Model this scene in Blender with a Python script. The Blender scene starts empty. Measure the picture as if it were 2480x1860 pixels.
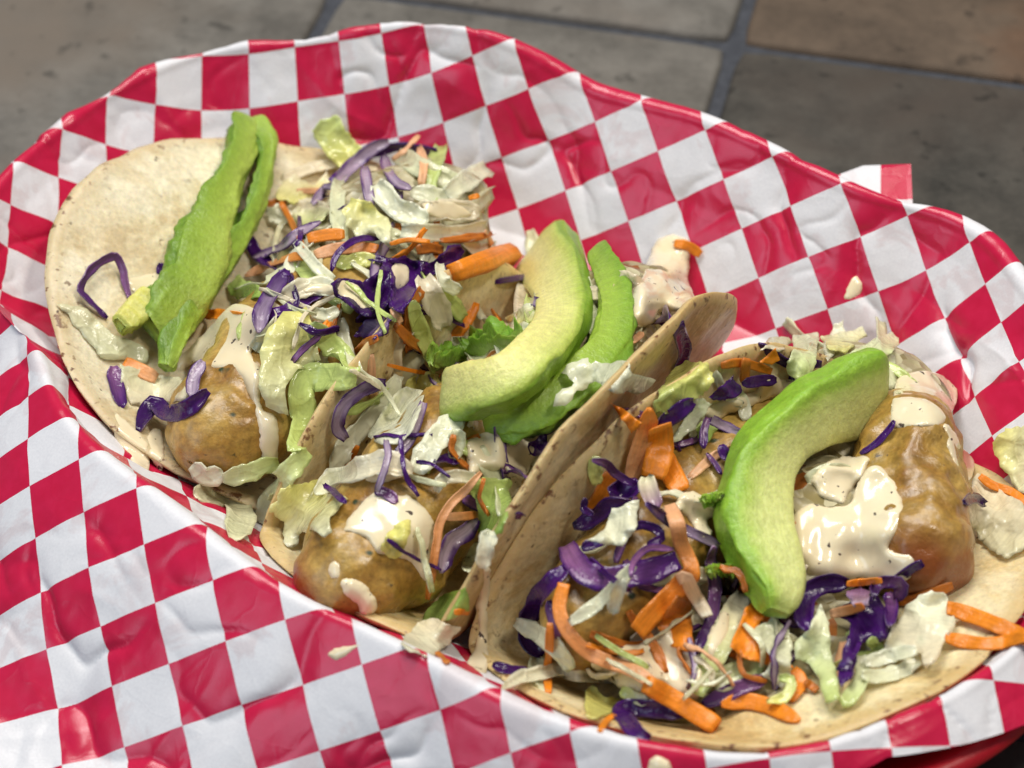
import bpy, math, random
import numpy as np
from mathutils import Vector, noise as mn
from mathutils.bvhtree import BVHTree
from mathutils.geometry import delaunay_2d_cdt

SC = bpy.context.scene
COL = SC.collection
U = 0.01                       # all layout below is in centimetres
PI = math.pi

# ------------------------------------------------------------------ camera
PITCH = math.radians(42.0)
FPX = 6000.0                   # focal length in pixels of a 2480 wide picture
DIST = 62.0
FW = np.array([0, math.cos(PITCH), -math.sin(PITCH)])
UPV = np.array([0, math.sin(PITCH), math.cos(PITCH)])
RT = np.array([1.0, 0, 0])
CAM = np.array([0, 0, 3.0]) - FW * DIST
cd = bpy.data.cameras.new('camera')
cam = bpy.data.objects.new('camera', cd)
COL.objects.link(cam)
cam.location = Vector(CAM * U)
cam.rotation_euler = (PI / 2 - PITCH, 0, 0)
cd.sensor_width = 36.0
cd.lens = 36.0 * FPX / 2480.0
cd.clip_start = 0.02
cd.clip_end = 50
cd.dof.use_dof = True
cd.dof.focus_distance = 0.605
cd.dof.aperture_fstop = 13.0
cd.dof.aperture_blades = 7
SC.camera = cam

# ------------------------------------------------------------------ light
w = bpy.data.worlds.new('World')
SC.world = w
w.use_nodes = True
bg = w.node_tree.nodes['Background']
bg.inputs['Color'].default_value = (0.80, 0.90, 1.0, 1)
bg.inputs['Strength'].default_value = 0.16


def area(name, loc, target, sx, sy, energy, color):
    l = bpy.data.lights.new(name, 'AREA')
    l.shape = 'RECTANGLE'
    l.size, l.size_y = sx, sy
    l.energy = energy
    l.color = color
    o = bpy.data.objects.new(name, l)
    COL.objects.link(o)
    o.location = loc
    d = Vector(target) - Vector(loc)
    o.rotation_euler = d.to_track_quat('-Z', 'Y').to_euler()
    return o


area('window_light', (-0.28, 0.45, 1.35), (0, 0, 0.02), 0.70, 0.55, 17.5, (1.0, 0.97, 0.93))
area('window_light', (-0.95, -0.70, 0.9), (-0.05, -0.05, 0.02), 0.7, 0.7, 5.0, (0.62, 0.80, 1.0))
area('ceiling_lamp', (0.55, -0.15, 1.3), (0, 0, 0.02), 0.30, 0.12, 8.5, (1.0, 0.92, 0.80))
area('ceiling_lamp', (0.20, 0.55, 1.3), (0, 0, 0.02), 0.40, 0.06, 3.5, (1.0, 0.93, 0.82))

SC.view_settings.view_transform = 'Standard'
SC.view_settings.look = 'None'
SC.view_settings.exposure = -0.12
SC.view_settings.gamma = 1.0
SC.view_settings.use_curve_mapping = False
SC.render.engine = 'CYCLES'
try:
    SC.cycles.use_denoising = True
    SC.cycles.denoiser = 'OPENIMAGEDENOISE'
except Exception:
    pass
SC.cycles.max_bounces = 8
SC.cycles.transparent_max_bounces = 6

# ------------------------------------------------------------------ maths
AX = math.radians(-32.0)       # the basket's long axis on the table
LA = np.array([math.cos(AX), math.sin(AX)])
LB = np.array([-math.sin(AX), math.cos(AX)])


def ab2w(a, b, z=0.0):
    return np.array([LA[0] * a + LB[0] * b, LA[1] * a + LB[1] * b, z])


def w2ab(x, y):
    return LA[0] * x + LA[1] * y, LB[0] * x + LB[1] * y


def raydir(px, py):
    return FW + RT * ((px - 1240.0) / FPX) + UPV * ((930.0 - py) / FPX)


def un(px, py, z):
    d = raydir(px, py)
    return CAM + d * ((z - CAM[2]) / d[2])


def nz(x, y, z=0.0):
    return mn.noise(Vector((x, y, z)))


def sstep(a, b, x):
    t = np.clip((x - a) / (b - a), 0, 1)
    return t * t * (3 - 2 * t)


def cat(P, n):
    """Catmull-Rom through P (k x m) sampled at n points, roughly even."""
    P = np.asarray(P, float)
    if len(P) == 2:
        t = np.linspace(0, 1, n)[:, None]
        return P[0] * (1 - t) + P[1] * t
    Q = np.vstack([2 * P[0] - P[1], P, 2 * P[-1] - P[-2]])
    seg = np.linalg.norm(np.diff(P[:, :2], axis=0), axis=1)
    cum = np.concatenate([[0], np.cumsum(seg)])
    out = []
    for s in np.linspace(0, cum[-1], n):
        i = min(int(np.searchsorted(cum, s, 'right') - 1), len(P) - 2)
        t = (s - cum[i]) / max(seg[i], 1e-9)
        p0, p1, p2, p3 = Q[i], Q[i + 1], Q[i + 2], Q[i + 3]
        out.append(0.5 * ((2 * p1) + (-p0 + p2) * t + (2 * p0 - 5 * p1 + 4 * p2 - p3) * t * t
                          + (-p0 + 3 * p1 - 3 * p2 + p3) * t ** 3))
    return np.array(out)


# ------------------------------------------------------------------ materials
def mat(name):
    m = bpy.data.materials.new(name)
    m.use_nodes = True
    nt = m.node_tree
    return m, nt, nt.nodes['Principled BSDF']


def N(nt, t, **kw):
    n = nt.nodes.new(t)
    for k, v in kw.items():
        if k in n.inputs:
            n.inputs[k].default_value = v
        else:
            setattr(n, k, v)
    return n


def ramp(nt, src, stops, interp='LINEAR'):
    r = nt.nodes.new('ShaderNodeValToRGB')
    r.color_ramp.interpolation = interp
    el = r.color_ramp.elements
    while len(el) < len(stops):
        el.new(0.5)
    for e, (p, c) in zip(el, stops):
        e.position = p
        e.color = (*c, 1) if len(c) == 3 else c
    nt.links.new(src, r.inputs['Fac'])
    return r


def mix(nt, fac, a, b, mode='MIX'):
    m = nt.nodes.new('ShaderNodeMix')
    m.data_type = 'RGBA'
    m.blend_type = mode
    for s, v in ((0, fac), (6, a), (7, b)):
        if hasattr(v, 'is_output') or isinstance(v, bpy.types.NodeSocket):
            nt.links.new(v, m.inputs[s])
        elif isinstance(v, (int, float)):
            m.inputs[s].default_value = v
        else:
            m.inputs[s].default_value = (*v, 1)
    return m.outputs[2]


def bump(nt, h, strength, dist, prev=None):
    b = nt.nodes.new('ShaderNodeBump')
    b.inputs['Strength'].default_value = strength
    b.inputs['Distance'].default_value = dist
    nt.links.new(h, b.inputs['Height'])
    if prev is not None:
        nt.links.new(prev, b.inputs['Normal'])
    return b.outputs['Normal']


def texco(nt, out='Object'):
    return nt.nodes.new('ShaderNodeTexCoord').outputs[out]


def noise(nt, co, scale, detail=3, rough=0.55, dist=0.0):
    n = nt.nodes.new('ShaderNodeTexNoise')
    n.inputs['Scale'].default_value = scale
    n.inputs['Detail'].default_value = detail
    n.inputs['Roughness'].default_value = rough
    n.inputs['Distortion'].default_value = dist
    nt.links.new(co, n.inputs['Vector'])
    return n.outputs['Fac']


def voro(nt, co, scale, feature='F1'):
    n = nt.nodes.new('ShaderNodeTexVoronoi')
    n.feature = feature
    n.inputs['Scale'].default_value = scale
    nt.links.new(co, n.inputs['Vector'])
    return n


def sss(b, wgt, radius, scale):
    b.inputs['Subsurface Weight'].default_value = wgt
    b.inputs['Subsurface Radius'].default_value = radius
    b.inputs['Subsurface Scale'].default_value = scale


def mixv(nt, co):
    """coordinates bent by noise"""
    n = nt.nodes.new('ShaderNodeTexNoise')
    n.inputs['Scale'].default_value = 0.8
    nt.links.new(co, n.inputs['Vector'])
    v = nt.nodes.new('ShaderNodeVectorMath')
    v.operation = 'MULTIPLY_ADD'
    nt.links.new(n.outputs['Color'], v.inputs[0])
    v.inputs[1].default_value = (1.6, 1.6, 0)
    nt.links.new(co, v.inputs[2])
    return v.outputs[0]


MAT = {}


def build_materials():
    # checked deli paper
    m, nt, b = mat('checked_paper')
    uv = nt.nodes.new('ShaderNodeUVMap')
    uv.uv_map = 'sheet'
    mp = N(nt, 'ShaderNodeMapping')
    mp.inputs['Rotation'].default_value = (0, 0, math.radians(-PAPER_ROT))
    mp.inputs['Location'].default_value = (PAPER_OFF[0], PAPER_OFF[1], 0)
    nt.links.new(uv.outputs[0], mp.inputs['Vector'])
    ck = N(nt, 'ShaderNodeTexChecker')
    ck.inputs['Scale'].default_value = 1.0 / PAPER_SQ
    nt.links.new(mp.outputs[0], ck.inputs['Vector'])
    f1 = noise(nt, uv.outputs[0], 2.2, 4)
    f2 = noise(nt, uv.outputs[0], 14.0, 4, 0.7)
    wht = ramp(nt, f2, [(0.3, (0.78, 0.78, 0.82)), (0.7, (0.89, 0.89, 0.92))]).outputs[0]
    red = ramp(nt, f1, [(0.3, (0.60, 0.008, 0.055)), (0.75, (0.66, 0.014, 0.075))]).outputs[0]
    c = mix(nt, ck.outputs['Fac'], wht, red)
    # greasy translucent stains on the white
    g = ramp(nt, noise(nt, uv.outputs[0], 0.55, 4, 0.6, 0.6), [(0.54, (0, 0, 0)), (0.62, (1, 1, 1))]).outputs[0]
    gw = mix(nt, 1.0, g, ramp(nt, ck.outputs['Fac'], [(0, (1, 1, 1)), (1, (0, 0, 0))]).outputs[0], 'MULTIPLY')
    c = mix(nt, gw, c, mix(nt, 0.30, c, (0.58, 0.38, 0.38)))
    nt.links.new(c, b.inputs['Base Color'])
    rr = ramp(nt, ck.outputs['Fac'], [(0, (0.48,) * 3), (1, (0.27,) * 3)]).outputs[0]
    nt.links.new(rr, b.inputs['Roughness'])
    b.inputs['Specular IOR Level'].default_value = 0.6
    h = voro(nt, mixv(nt, uv.outputs[0]), 0.75, 'DISTANCE_TO_EDGE').outputs['Distance']
    h = ramp(nt, h, [(0.0, (0.0,) * 3), (0.05, (0.6,) * 3), (0.5, (1.0,) * 3)]).outputs[0]
    n1 = bump(nt, h, 0.05, 0.0012)
    n2 = bump(nt, f2, 0.10, 0.0003, n1)
    nt.links.new(n2, b.inputs['Normal'])
    tr = N(nt, 'ShaderNodeBsdfTranslucent')
    nt.links.new(c, tr.inputs['Color'])
    ms = N(nt, 'ShaderNodeMixShader')
    ms.inputs[0].default_value = 0.16
    nt.links.new(b.outputs[0], ms.inputs[1])
    nt.links.new(tr.outputs[0], ms.inputs[2])
    nt.links.new(ms.outputs[0], nt.nodes['Material Output'].inputs['Surface'])
    MAT['paper'] = m

    m, nt, b = mat('red_plastic')
    b.inputs['Base Color'].default_value = (0.55, 0.008, 0.02, 1)
    b.inputs['Roughness'].default_value = 0.38
    co = texco(nt)
    nt.links.new(bump(nt, noise(nt, co, 900, 3), 0.15, 0.0004), b.inputs['Normal'])
    MAT['plastic'] = m

    # tiles
    def tile(name, lo, hi, warm):
        m, nt, b = mat(name)
        co = texco(nt)
        oi = nt.nodes.new('ShaderNodeObjectInfo')
        va = nt.nodes.new('ShaderNodeVectorMath')
        nt.links.new(co, va.inputs[0])
        sc = nt.nodes.new('ShaderNodeVectorMath')
        sc.operation = 'SCALE'
        cmb = nt.nodes.new('ShaderNodeCombineXYZ')
        for i in range(3):
            nt.links.new(oi.outputs['Random'], cmb.inputs[i])
        nt.links.new(cmb.outputs[0], sc.inputs[0])
        sc.inputs['Scale'].default_value = 3.0
        nt.links.new(sc.outputs[0], va.inputs[1])
        v = va.outputs[0]
        a = noise(nt, v, 40, 8, 0.72)
        c = ramp(nt, a, [(0.36, lo), (0.64, hi)]).outputs[0]
        wv = ramp(nt, noise(nt, v, 9, 4, 0.6), [(0.48, (0, 0, 0)), (0.68, (1, 1, 1))]).outputs[0]
        c = mix(nt, wv, c, warm)
        pit = ramp(nt, noise(nt, v, 130, 3, 0.5), [(0.62, (0, 0, 0)), (0.70, (1, 1, 1))]).outputs[0]
        c = mix(nt, mix(nt, 0.55, (0, 0, 0), pit), c, tuple(0.3 * q for q in lo))
        nt.links.new(c, b.inputs['Base Color'])
        b.inputs['Roughness'].default_value = 0.72
        b.inputs['Specular IOR Level'].default_value = 0.25
        n1 = bump(nt, a, 0.3, 0.002)
        nt.links.new(bump(nt, pit, -0.5, 0.001, n1), b.inputs['Normal'])
        MAT[name] = m
    tile('tile_grey', (0.092, 0.085, 0.075), (0.178, 0.165, 0.146), (0.150, 0.124, 0.100))
    tile('tile_dark', (0.032, 0.030, 0.026), (0.088, 0.080, 0.068), (0.066, 0.052, 0.042))
    tile('tile_brown', (0.065, 0.047, 0.033), (0.120, 0.086, 0.060), (0.150, 0.070, 0.034))
    m, nt, b = mat('grout')
    co = texco(nt)
    g = noise(nt, co, 300, 4)
    nt.links.new(ramp(nt, g, [(0.3, (0.028, 0.031, 0.040)), (0.7, (0.055, 0.060, 0.074))]).outputs[0], b.inputs['Base Color'])
    b.inputs['Roughness'].default_value = 0.85
    nt.links.new(bump(nt, g, 0.5, 0.001), b.inputs['Normal'])
    MAT['grout'] = m

    # corn tortilla
    def tort(name, pale, tan, deep):
        m, nt, b = mat(name)
        co = texco(nt)
        at = nt.nodes.new('ShaderNodeAttribute')
        at.attribute_name = 'Col'
        sp = nt.nodes.new('ShaderNodeSeparateColor')
        nt.links.new(at.outputs['Color'], sp.inputs[0])
        a = noise(nt, co, 34, 7, 0.68, 0.6)
        c = ramp(nt, a, [(0.38, deep), (0.47, tan), (0.56, pale), (0.68, tuple(min(1, q * 1.06) for q in pale))]).outputs[0]
        c2 = ramp(nt, noise(nt, co, 85, 4, 0.6), [(0.42, (0, 0, 0)), (0.70, (1, 1, 1))]).outputs[0]
        c = mix(nt, mix(nt, 0.35, (0, 0, 0), c2), c, deep)
        c = mix(nt, 1.0, c, ramp(nt, noise(nt, co, 600, 4, 0.7), [(0.35, (0.84,) * 3), (0.65, (1.10,) * 3)]).outputs[0], 'MULTIPLY')
        # toasted rim of the disc (red channel) and scorched specks
        c = mix(nt, sp.outputs[0], c, mix(nt, 0.75, c, deep))
        s1 = ramp(nt, noise(nt, co, 420, 2, 0.5), [(0.63, (0, 0, 0)), (0.70, (1, 1, 1))]).outputs[0]
        s1m = ramp(nt, noise(nt, co, 60, 2), [(0.50, (0, 0, 0)), (0.66, (1, 1, 1))]).outputs[0]
        s1 = mix(nt, 1.0, s1, s1m, 'MULTIPLY')
        c = mix(nt, s1, c, (0.13, 0.055, 0.02))
        s2 = ramp(nt, noise(nt, co, 80, 4, 0.7), [(0.675, (0, 0, 0)), (0.71, (1, 1, 1))]).outputs[0]
        c = mix(nt, s2, c, (0.07, 0.035, 0.018))
        # many specks along the edge
        s3 = ramp(nt, noise(nt, co, 330, 3, 0.6), [(0.58, (0, 0, 0)), (0.66, (1, 1, 1))]).outputs[0]
        s3 = mix(nt, 1.0, s3, sp.outputs[0], 'MULTIPLY')
        c = mix(nt, s3, c, (0.17, 0.07, 0.025))
        nt.links.new(c, b.inputs['Base Color'])
        b.inputs['Roughness'].default_value = 0.48
        sss(b, 0.25, (1.0, 0.55, 0.25), 0.003)
        n1 = bump(nt, noise(nt, co, 60, 4, 0.5), 0.45, 0.004)
        nt.links.new(bump(nt, noise(nt, co, 480, 3, 0.6), 0.18, 0.0005, n1), b.inputs['Normal'])
        MAT[name] = m
    tort('tortilla_pale', (0.82, 0.75, 0.55), (0.72, 0.62, 0.40), (0.58, 0.45, 0.25))
    tort('tortilla_gold', (0.82, 0.71, 0.44), (0.72, 0.56, 0.28), (0.56, 0.39, 0.16))

    # fried batter
    m, nt, b = mat('fried_batter')
    co = texco(nt)
    at = nt.nodes.new('ShaderNodeAttribute')
    at.attribute_name = 'Col'
    sp = nt.nodes.new('ShaderNodeSeparateColor')
    nt.links.new(at.outputs['Color'], sp.inputs[0])
    a = noise(nt, co, 42, 6, 0.62, 0.5)
    c = ramp(nt, a, [(0.32, (0.24, 0.105, 0.016)), (0.46, (0.37, 0.210, 0.040)), (0.66, (0.52, 0.345, 0.090))]).outputs[0]
    c = mix(nt, 1.0, c, ramp(nt, noise(nt, co, 620, 3, 0.6), [(0.3, (0.72,) * 3), (0.7, (1.25,) * 3)]).outputs[0], 'MULTIPLY')
    gr = ramp(nt, noise(nt, co, 70, 3, 0.5), [(0.55, (0, 0, 0)), (0.72, (1, 1, 1))]).outputs[0]
    c = mix(nt, mix(nt, 0.40, (0, 0, 0), gr), c, (0.235, 0.20, 0.045))
    c = mix(nt, sp.outputs[0], c, (0.23, 0.062, 0.010))
    dk = ramp(nt, noise(nt, co, 300, 3, 0.6), [(0.68, (0, 0, 0)), (0.75, (1, 1, 1))]).outputs[0]
    c = mix(nt, dk, c, (0.07, 0.045, 0.012))
    hb = ramp(nt, noise(nt, co, 110, 2, 0.5), [(0.70, (0, 0, 0)), (0.73, (1, 1, 1))]).outputs[0]
    c = mix(nt, hb, c, (0.03, 0.045, 0.015))
    nt.links.new(c, b.inputs['Base Color'])
    rg = ramp(nt, noise(nt, co, 200, 3), [(0.35, (0.26,) * 3), (0.7, (0.50,) * 3)]).outputs[0]
    nt.links.new(rg, b.inputs['Roughness'])
    b.inputs['Coat Weight'].default_value = 0.28
    b.inputs['Coat Roughness'].default_value = 0.22
    n1 = bump(nt, noise(nt, co, 110, 3, 0.45), 0.30, 0.003)
    nt.links.new(bump(nt, noise(nt, co, 800, 3, 0.6), 0.42, 0.0006, n1), b.inputs['Normal'])
    MAT['batter'] = m

    # cream sauce
    m, nt, b = mat('cream_sauce')
    co = texco(nt)
    a = noise(nt, co, 60, 3)
    c = ramp(nt, a, [(0.3, (0.82, 0.68, 0.43)), (0.7, (0.86, 0.755, 0.54))]).outputs[0]
    pk = ramp(nt, noise(nt, co, 480, 2, 0.4), [(0.69, (0, 0, 0)), (0.72, (1, 1, 1))]).outputs[0]
    c = mix(nt, pk, c, (0.10, 0.075, 0.06))
    nt.links.new(c, b.inputs['Base Color'])
    b.inputs['Roughness'].default_value = 0.15
    b.inputs['Specular IOR Level'].default_value = 0.6
    sss(b, 0.12, (1.0, 0.7, 0.45), 0.002)
    nt.links.new(bump(nt, noise(nt, co, 120, 2, 0.4), 0.15, 0.002), b.inputs['Normal'])
    MAT['sauce'] = m

    # vegetables take their own colour per vertex (rib, leaf, cut edge)
    def veg(name, rough, sw, srad, bscale, bstr, trans, streak=0.0, spec=0.5, clear=0.0, veins=0.0):
        m, nt, b = mat(name)
        co = texco(nt)
        at = nt.nodes.new('ShaderNodeAttribute')
        at.attribute_name = 'Col'
        v = ramp(nt, noise(nt, co, bscale * 0.6, 4, 0.6), [(0.25, (0.82,) * 3), (0.75, (1.15,) * 3)]).outputs[0]
        c = mix(nt, 1.0, at.outputs['Color'], v, 'MULTIPLY')
        if streak:
            uvn = nt.nodes.new('ShaderNodeUVMap')
            uvn.uv_map = 'strip'
            mp = N(nt, 'ShaderNodeMapping')
            mp.inputs['Scale'].default_value = (1.2, 9.0, 1.0)
            nt.links.new(uvn.outputs[0], mp.inputs['Vector'])
            st = ramp(nt, noise(nt, mp.outputs[0], 1.6, 4, 0.6), [(0.3, (1 - streak,) * 3), (0.7, (1 + streak,) * 3)]).outputs[0]
            c = mix(nt, 1.0, c, st, 'MULTIPLY')
        nt.links.new(c, b.inputs['Base Color'])
        b.inputs['Roughness'].default_value = rough
        b.inputs['Specular IOR Level'].default_value = spec
        sss(b, sw, srad, 0.003)
        nb = bump(nt, noise(nt, co, bscale, 4, 0.6), bstr, 0.0015)
        if veins:
            vn = voro(nt, co, 150, 'DISTANCE_TO_EDGE').outputs['Distance']
            vr = ramp(nt, vn, [(0.0, (1, 1, 1)), (0.10, (0, 0, 0))]).outputs[0]
            nb = bump(nt, vr, veins, 0.0008, nb)
        nt.links.new(nb, b.inputs['Normal'])
        if trans:
            tr = N(nt, 'ShaderNodeBsdfTranslucent')
            nt.links.new(c, tr.inputs['Color'])
            ms = N(nt, 'ShaderNodeMixShader')
            ms.inputs[0].default_value = trans
            nt.links.new(b.outputs[0], ms.inputs[1])
            nt.links.new(tr.outputs[0], ms.inputs[2])
            last = ms.outputs[0]
            if clear:
                tp = N(nt, 'ShaderNodeBsdfTransparent')
                m2 = N(nt, 'ShaderNodeMixShader')
                m2.inputs[0].default_value = clear
                nt.links.new(last, m2.inputs[1])
                nt.links.new(tp.outputs[0], m2.inputs[2])
                last = m2.outputs[0]
            nt.links.new(last, nt.nodes['Material Output'].inputs['Surface'])
        MAT[name] = m
    veg('lettuce', 0.16, 0.0, (0.6, 1.0, 0.3), 220, 0.4, 0.16, 0.08, spec=0.65, clear=0.20, veins=0.25)
    veg('cabbage', 0.17, 0.0, (0.6, 0.3, 1.0), 300, 0.35, 0.10, 0.25)
    veg('carrot', 0.36, 0.0, (1.0, 0.4, 0.1), 380, 0.35, 0.12, 0.16)
    veg('avocado', 0.36, 0.22, (0.7, 1.0, 0.25), 800, 0.35, 0.0, 0.07)
    veg('crumb', 0.6, 0.0, (1, 1, 1), 500, 0.3, 0.0)
PAPER_ROT = 41.0
PAPER_SQ = 1.50
PAPER_OFF = (1.275, -0.18)

# ------------------------------------------------------------------ mesh helpers
SUP = []          # BVH trees of what things can rest on, with their extent seen from the camera


def mk(name, V, Fc, material, parent=None, col=None, uv=None, uvname='strip', smooth=True, rest=False, origin=None):
    V = np.asarray(V, float)
    if origin is None:
        origin = np.array([V[:, 0].mean(), V[:, 1].mean(), V[:, 2].min()])
    me = bpy.data.meshes.new(name)
    me.from_pydata([tuple(v) for v in (V - origin) * U], [], [tuple(int(i) for i in f) for f in Fc])
    if smooth:
        me.polygons.foreach_set('use_smooth', [True] * len(me.polygons))
    if col is not None:
        ca = me.color_attributes.new('Col', 'FLOAT_COLOR', 'POINT')
        c4 = np.ones((len(V), 4), np.float32)
        c4[:, :3] = col
        ca.data.foreach_set('color', c4.ravel())
    if uv is not None:
        ul = me.uv_layers.new(name=uvname)
        li = np.zeros(len(me.loops), np.int32)
        me.loops.foreach_get('vertex_index', li)
        ul.data.foreach_set('uv', np.asarray(uv, np.float32)[li].ravel())
    me.materials.append(MAT[material])
    me.update()
    o = bpy.data.objects.new(name, me)
    COL.objects.link(o)
    if parent is not None:
        o.parent = parent
        o.location = Vector(origin * U) - parent.matrix_world.translation if parent.type != 'EMPTY' else Vector(origin * U) - parent.location
    else:
        o.location = Vector(origin * U)
    if rest:
        add_support(V, Fc)
    return o


def add_support(V, Fc):
    V = np.asarray(V, float)
    w_ = V - CAM
    dz = w_ @ FW
    x = 1240 + FPX * (w_ @ RT) / dz
    y = 930 - FPX * (w_ @ UPV) / dz
    SUP.append((BVHTree.FromPolygons([Vector(v) for v in V], [tuple(int(i) for i in f) for f in Fc]),
                x.min() - 2, x.max() + 2, y.min() - 2, y.max() + 2))


def tag(o, label, cat_, group=None, kind=None):
    o['label'] = label
    if cat_:
        o['category'] = cat_
    if group:
        o['group'] = group
    if kind:
        o['kind'] = kind
    return o


def grid_faces(nu, nv, wrapu=False, wrapv=False):
    F = []
    for i in range(nu if wrapu else nu - 1):
        i2 = (i + 1) % nu
        for j in range(nv if wrapv else nv - 1):
            j2 = (j + 1) % nv
            F.append((i * nv + j, i2 * nv + j, i2 * nv + j2, i * nv + j2))
    return F


def cast(px, py):
    d = raydir(px, py)
    d = d / np.linalg.norm(d)
    o, dv = Vector(CAM), Vector(d)
    best, nrm = 1e9, None
    for t, x0, x1, y0, y1 in SUP:
        if px < x0 or px > x1 or py < y0 or py > y1:
            continue
        h = t.ray_cast(o, dv, best if best < 1e8 else 1000.0)
        if h[0] is not None and h[3] < best:
            best, nrm = h[3], h[1]
    if nrm is None:
        best, nrm = (0.0 - CAM[2]) / d[2], Vector((0, 0, 1))
    n = np.array(nrm)
    if n @ d > 0:
        n = -n
    return best, n, d


# ------------------------------------------------------------------ table of square tiles in dark grout
def build_table():
    ang = math.radians(-13.8)
    c, s = math.cos(ang), math.sin(ang)
    org = np.array([7.05, 19.45])       # the cross of two joints that shows at the top right
    pitch, half = 13.1, 6.34
    V = []
    for x, y in ((-70, -60), (70, -60), (70, 80), (-70, 80)):
        V.append((x, y, -0.22))
    for x, y in ((-70, -60), (70, -60), (70, 80), (-70, 80)):
        V.append((x, y, -2.5))
    F = [(0, 1, 2, 3), (4, 7, 6, 5)] + [(i, i + 4, (i + 1) % 4 + 4, (i + 1) % 4) for i in range(4)]
    tb = mk('table_top', V, F, 'grout', smooth=False, origin=np.array([0, 0, 0.0]))
    tb['kind'] = 'structure'
    # one tile shape: rounded arrises, slightly wavy edge
    me = None
    prof = [(0.0, 0.0), (0.05, -0.02), (0.13, -0.08), (0.18, -0.20), (0.18, -0.6)]
    n = 14
    rng = random.Random(4)

    def tile_mesh(seed):
        ring = []
        for e in range(4):
            for k in range(n):
                t = -1 + 2 * k / n
                ring.append([(t, -1), (1, t), (-t, 1), (-1, -t)][e])
        V, F = [], []
        m = len(ring)
        for (ins, dz) in prof:
            for (x, y) in ring:
                wv = 0.035 * nz(x * 3 + seed, y * 3, 2.0)
                r = half - 0.18 + ins + wv
                # round the corners
                cx = x * r
                cy = y * r
                k = 0.35
                ex, ey = max(abs(cx) - (r - k), 0), max(abs(cy) - (r - k), 0)
                if ex > 0 and ey > 0:
                    q = math.hypot(ex, ey)
                    if q > k:
                        cx = math.copysign(r - k + ex * k / q, cx)
                        cy = math.copysign(r - k + ey * k / q, cy)
                V.append((cx, cy, dz))
        for j in range(len(prof) - 1):
            for i in range(m):
                F.append((j * m + (i + 1) % m, j * m + i, (j + 1) * m + i, (j + 1) * m + (i + 1) % m))
        F.append(tuple(range(m)))
        mm = bpy.data.meshes.new('tile')
        mm.from_pydata([tuple(np.array(v) * U) for v in V], [], F)
        mm.polygons.foreach_set('use_smooth', [True] * len(mm.polygons))
        mm.update()
        return mm
    for i in range(-4, 4):
        for j in range(-5, 3):
            cx, cy = (i + 0.5) * pitch, (j + 0.5) * pitch
            x, y = org[0] + c * cx - s * cy, org[1] + s * cx + c * cy
            if not (-33 < x < 33 and -28 < y < 42):
                continue
            mm = tile_mesh(i * 7 + j * 3)
            k = 'tile_grey'
            if (i, j) in ((0, -1), (1, -1), (1, -2), (0, -3), (2, -2)):
                k = 'tile_dark'  # tile tones vary; the near right corner also has shade in its colour
            elif (i, j) in ((0, 0), (1, 0), (0, 1), (1, -3), (2, -3)):
                k = 'tile_brown'
            mm.materials.append(MAT[k])
            o = bpy.data.objects.new('tile', mm)
            COL.objects.link(o)
            o.parent = tb
            o.location = (x * U, y * U, rng.uniform(-0.02, 0.02) * U)
            o.rotation_euler = (rng.uniform(-.002, .002), rng.uniform(-.002, .002), ang)
    return tb


# ------------------------------------------------------------------ basket outline (stadium with measured radius)
E0, E1, BC = -5.2, 4.8, 0.85
RIM_PX = [  # points along the lip of the liner: picture x, y and height above the table
    (0, 430, 4.0), (200, 260, 4.1), (400, 140, 4.4), (700, 100, 4.7), (960, 42, 5.4), (1130, 62, 5.5), (1270, 125, 4.8), (1380, 190, 4.3),
    (1680, 270, 4.6), (1830, 330, 4.6), (2060, 440, 4.5), (2190, 500, 4.4), (2440, 590, 4.3),
    (2520, 720, 4.3), (2620, 900, 4.2), (2680, 1100, 4.1), (2600, 1400, 4.0),
    (2480, 1558, 4.0), (2402, 1630, 4.0), (2200, 1738, 4.0), (1977, 1822, 4.0), (1640, 1806, 4.0), (1409, 1755, 4.0), (1237, 1689, 4.0),
    (1056, 1607, 4.0), (890, 1526, 4.0), (741, 1462, 4.0), (583, 1370, 4.0), (420, 1256, 4.0), (253, 1120, 4.0),
    (150, 1012, 4.0), (86, 830, 4.0), (30, 740, 4.0), (-90, 640, 4.0), (-60, 500, 4.0)]


def stad(a, b):
    q = min(max(a, E0), E1)
    return math.hypot(a - q, b - BC)


_t = []
for (x, y, z) in RIM_PX:
    p = un(x, y, z)
    a, b = w2ab(p[0], p[1])
    _t.append((math.atan2(b - BC, a + 0.2), stad(a, b), z))
_t.sort()
_th = np.array([t[0] for t in _t])
_d = np.array([t[1] for t in _t])
_z = np.array([t[2] for t in _t])
_th3 = np.concatenate([_th - 2 * PI, _th, _th + 2 * PI])


def per(table_th, vals, th):
    return np.interp(th, table_th, np.concatenate([vals, vals, vals]))


def rim_d(th):
    return sum(per(_th3, _d, th + k) for k in (-.06, -.03, 0, .03, .06)) / 5


def rim_z(th):
    return sum(per(_th3, _z, th + k) for k in (-.05, 0, .05)) / 3


FLOOR_Z = 0.75


def wall_profile(d, z):
    """radius/height pairs of the liner from the floor up to its lip"""
    f = d - 3.0
    return [(0, FLOOR_Z), (f - 0.9, FLOOR_Z), (f - 0.1, FLOOR_Z + 0.16), (f + 0.6, FLOOR_Z + 0.75),
            (d - 1.35, FLOOR_Z + 0.50 * (z - FLOOR_Z)), (d - 0.62, z - 0.85), (d - 0.22, z - 0.22)]


def liner_z(a, b):
    th = math.atan2(b - BC, a + 0.2)
    P = wall_profile(float(rim_d(th)), float(rim_z(th)))
    s = stad(a, b)
    return float(np.interp(s, [p[0] for p in P], [p[1] for p in P]))


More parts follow.
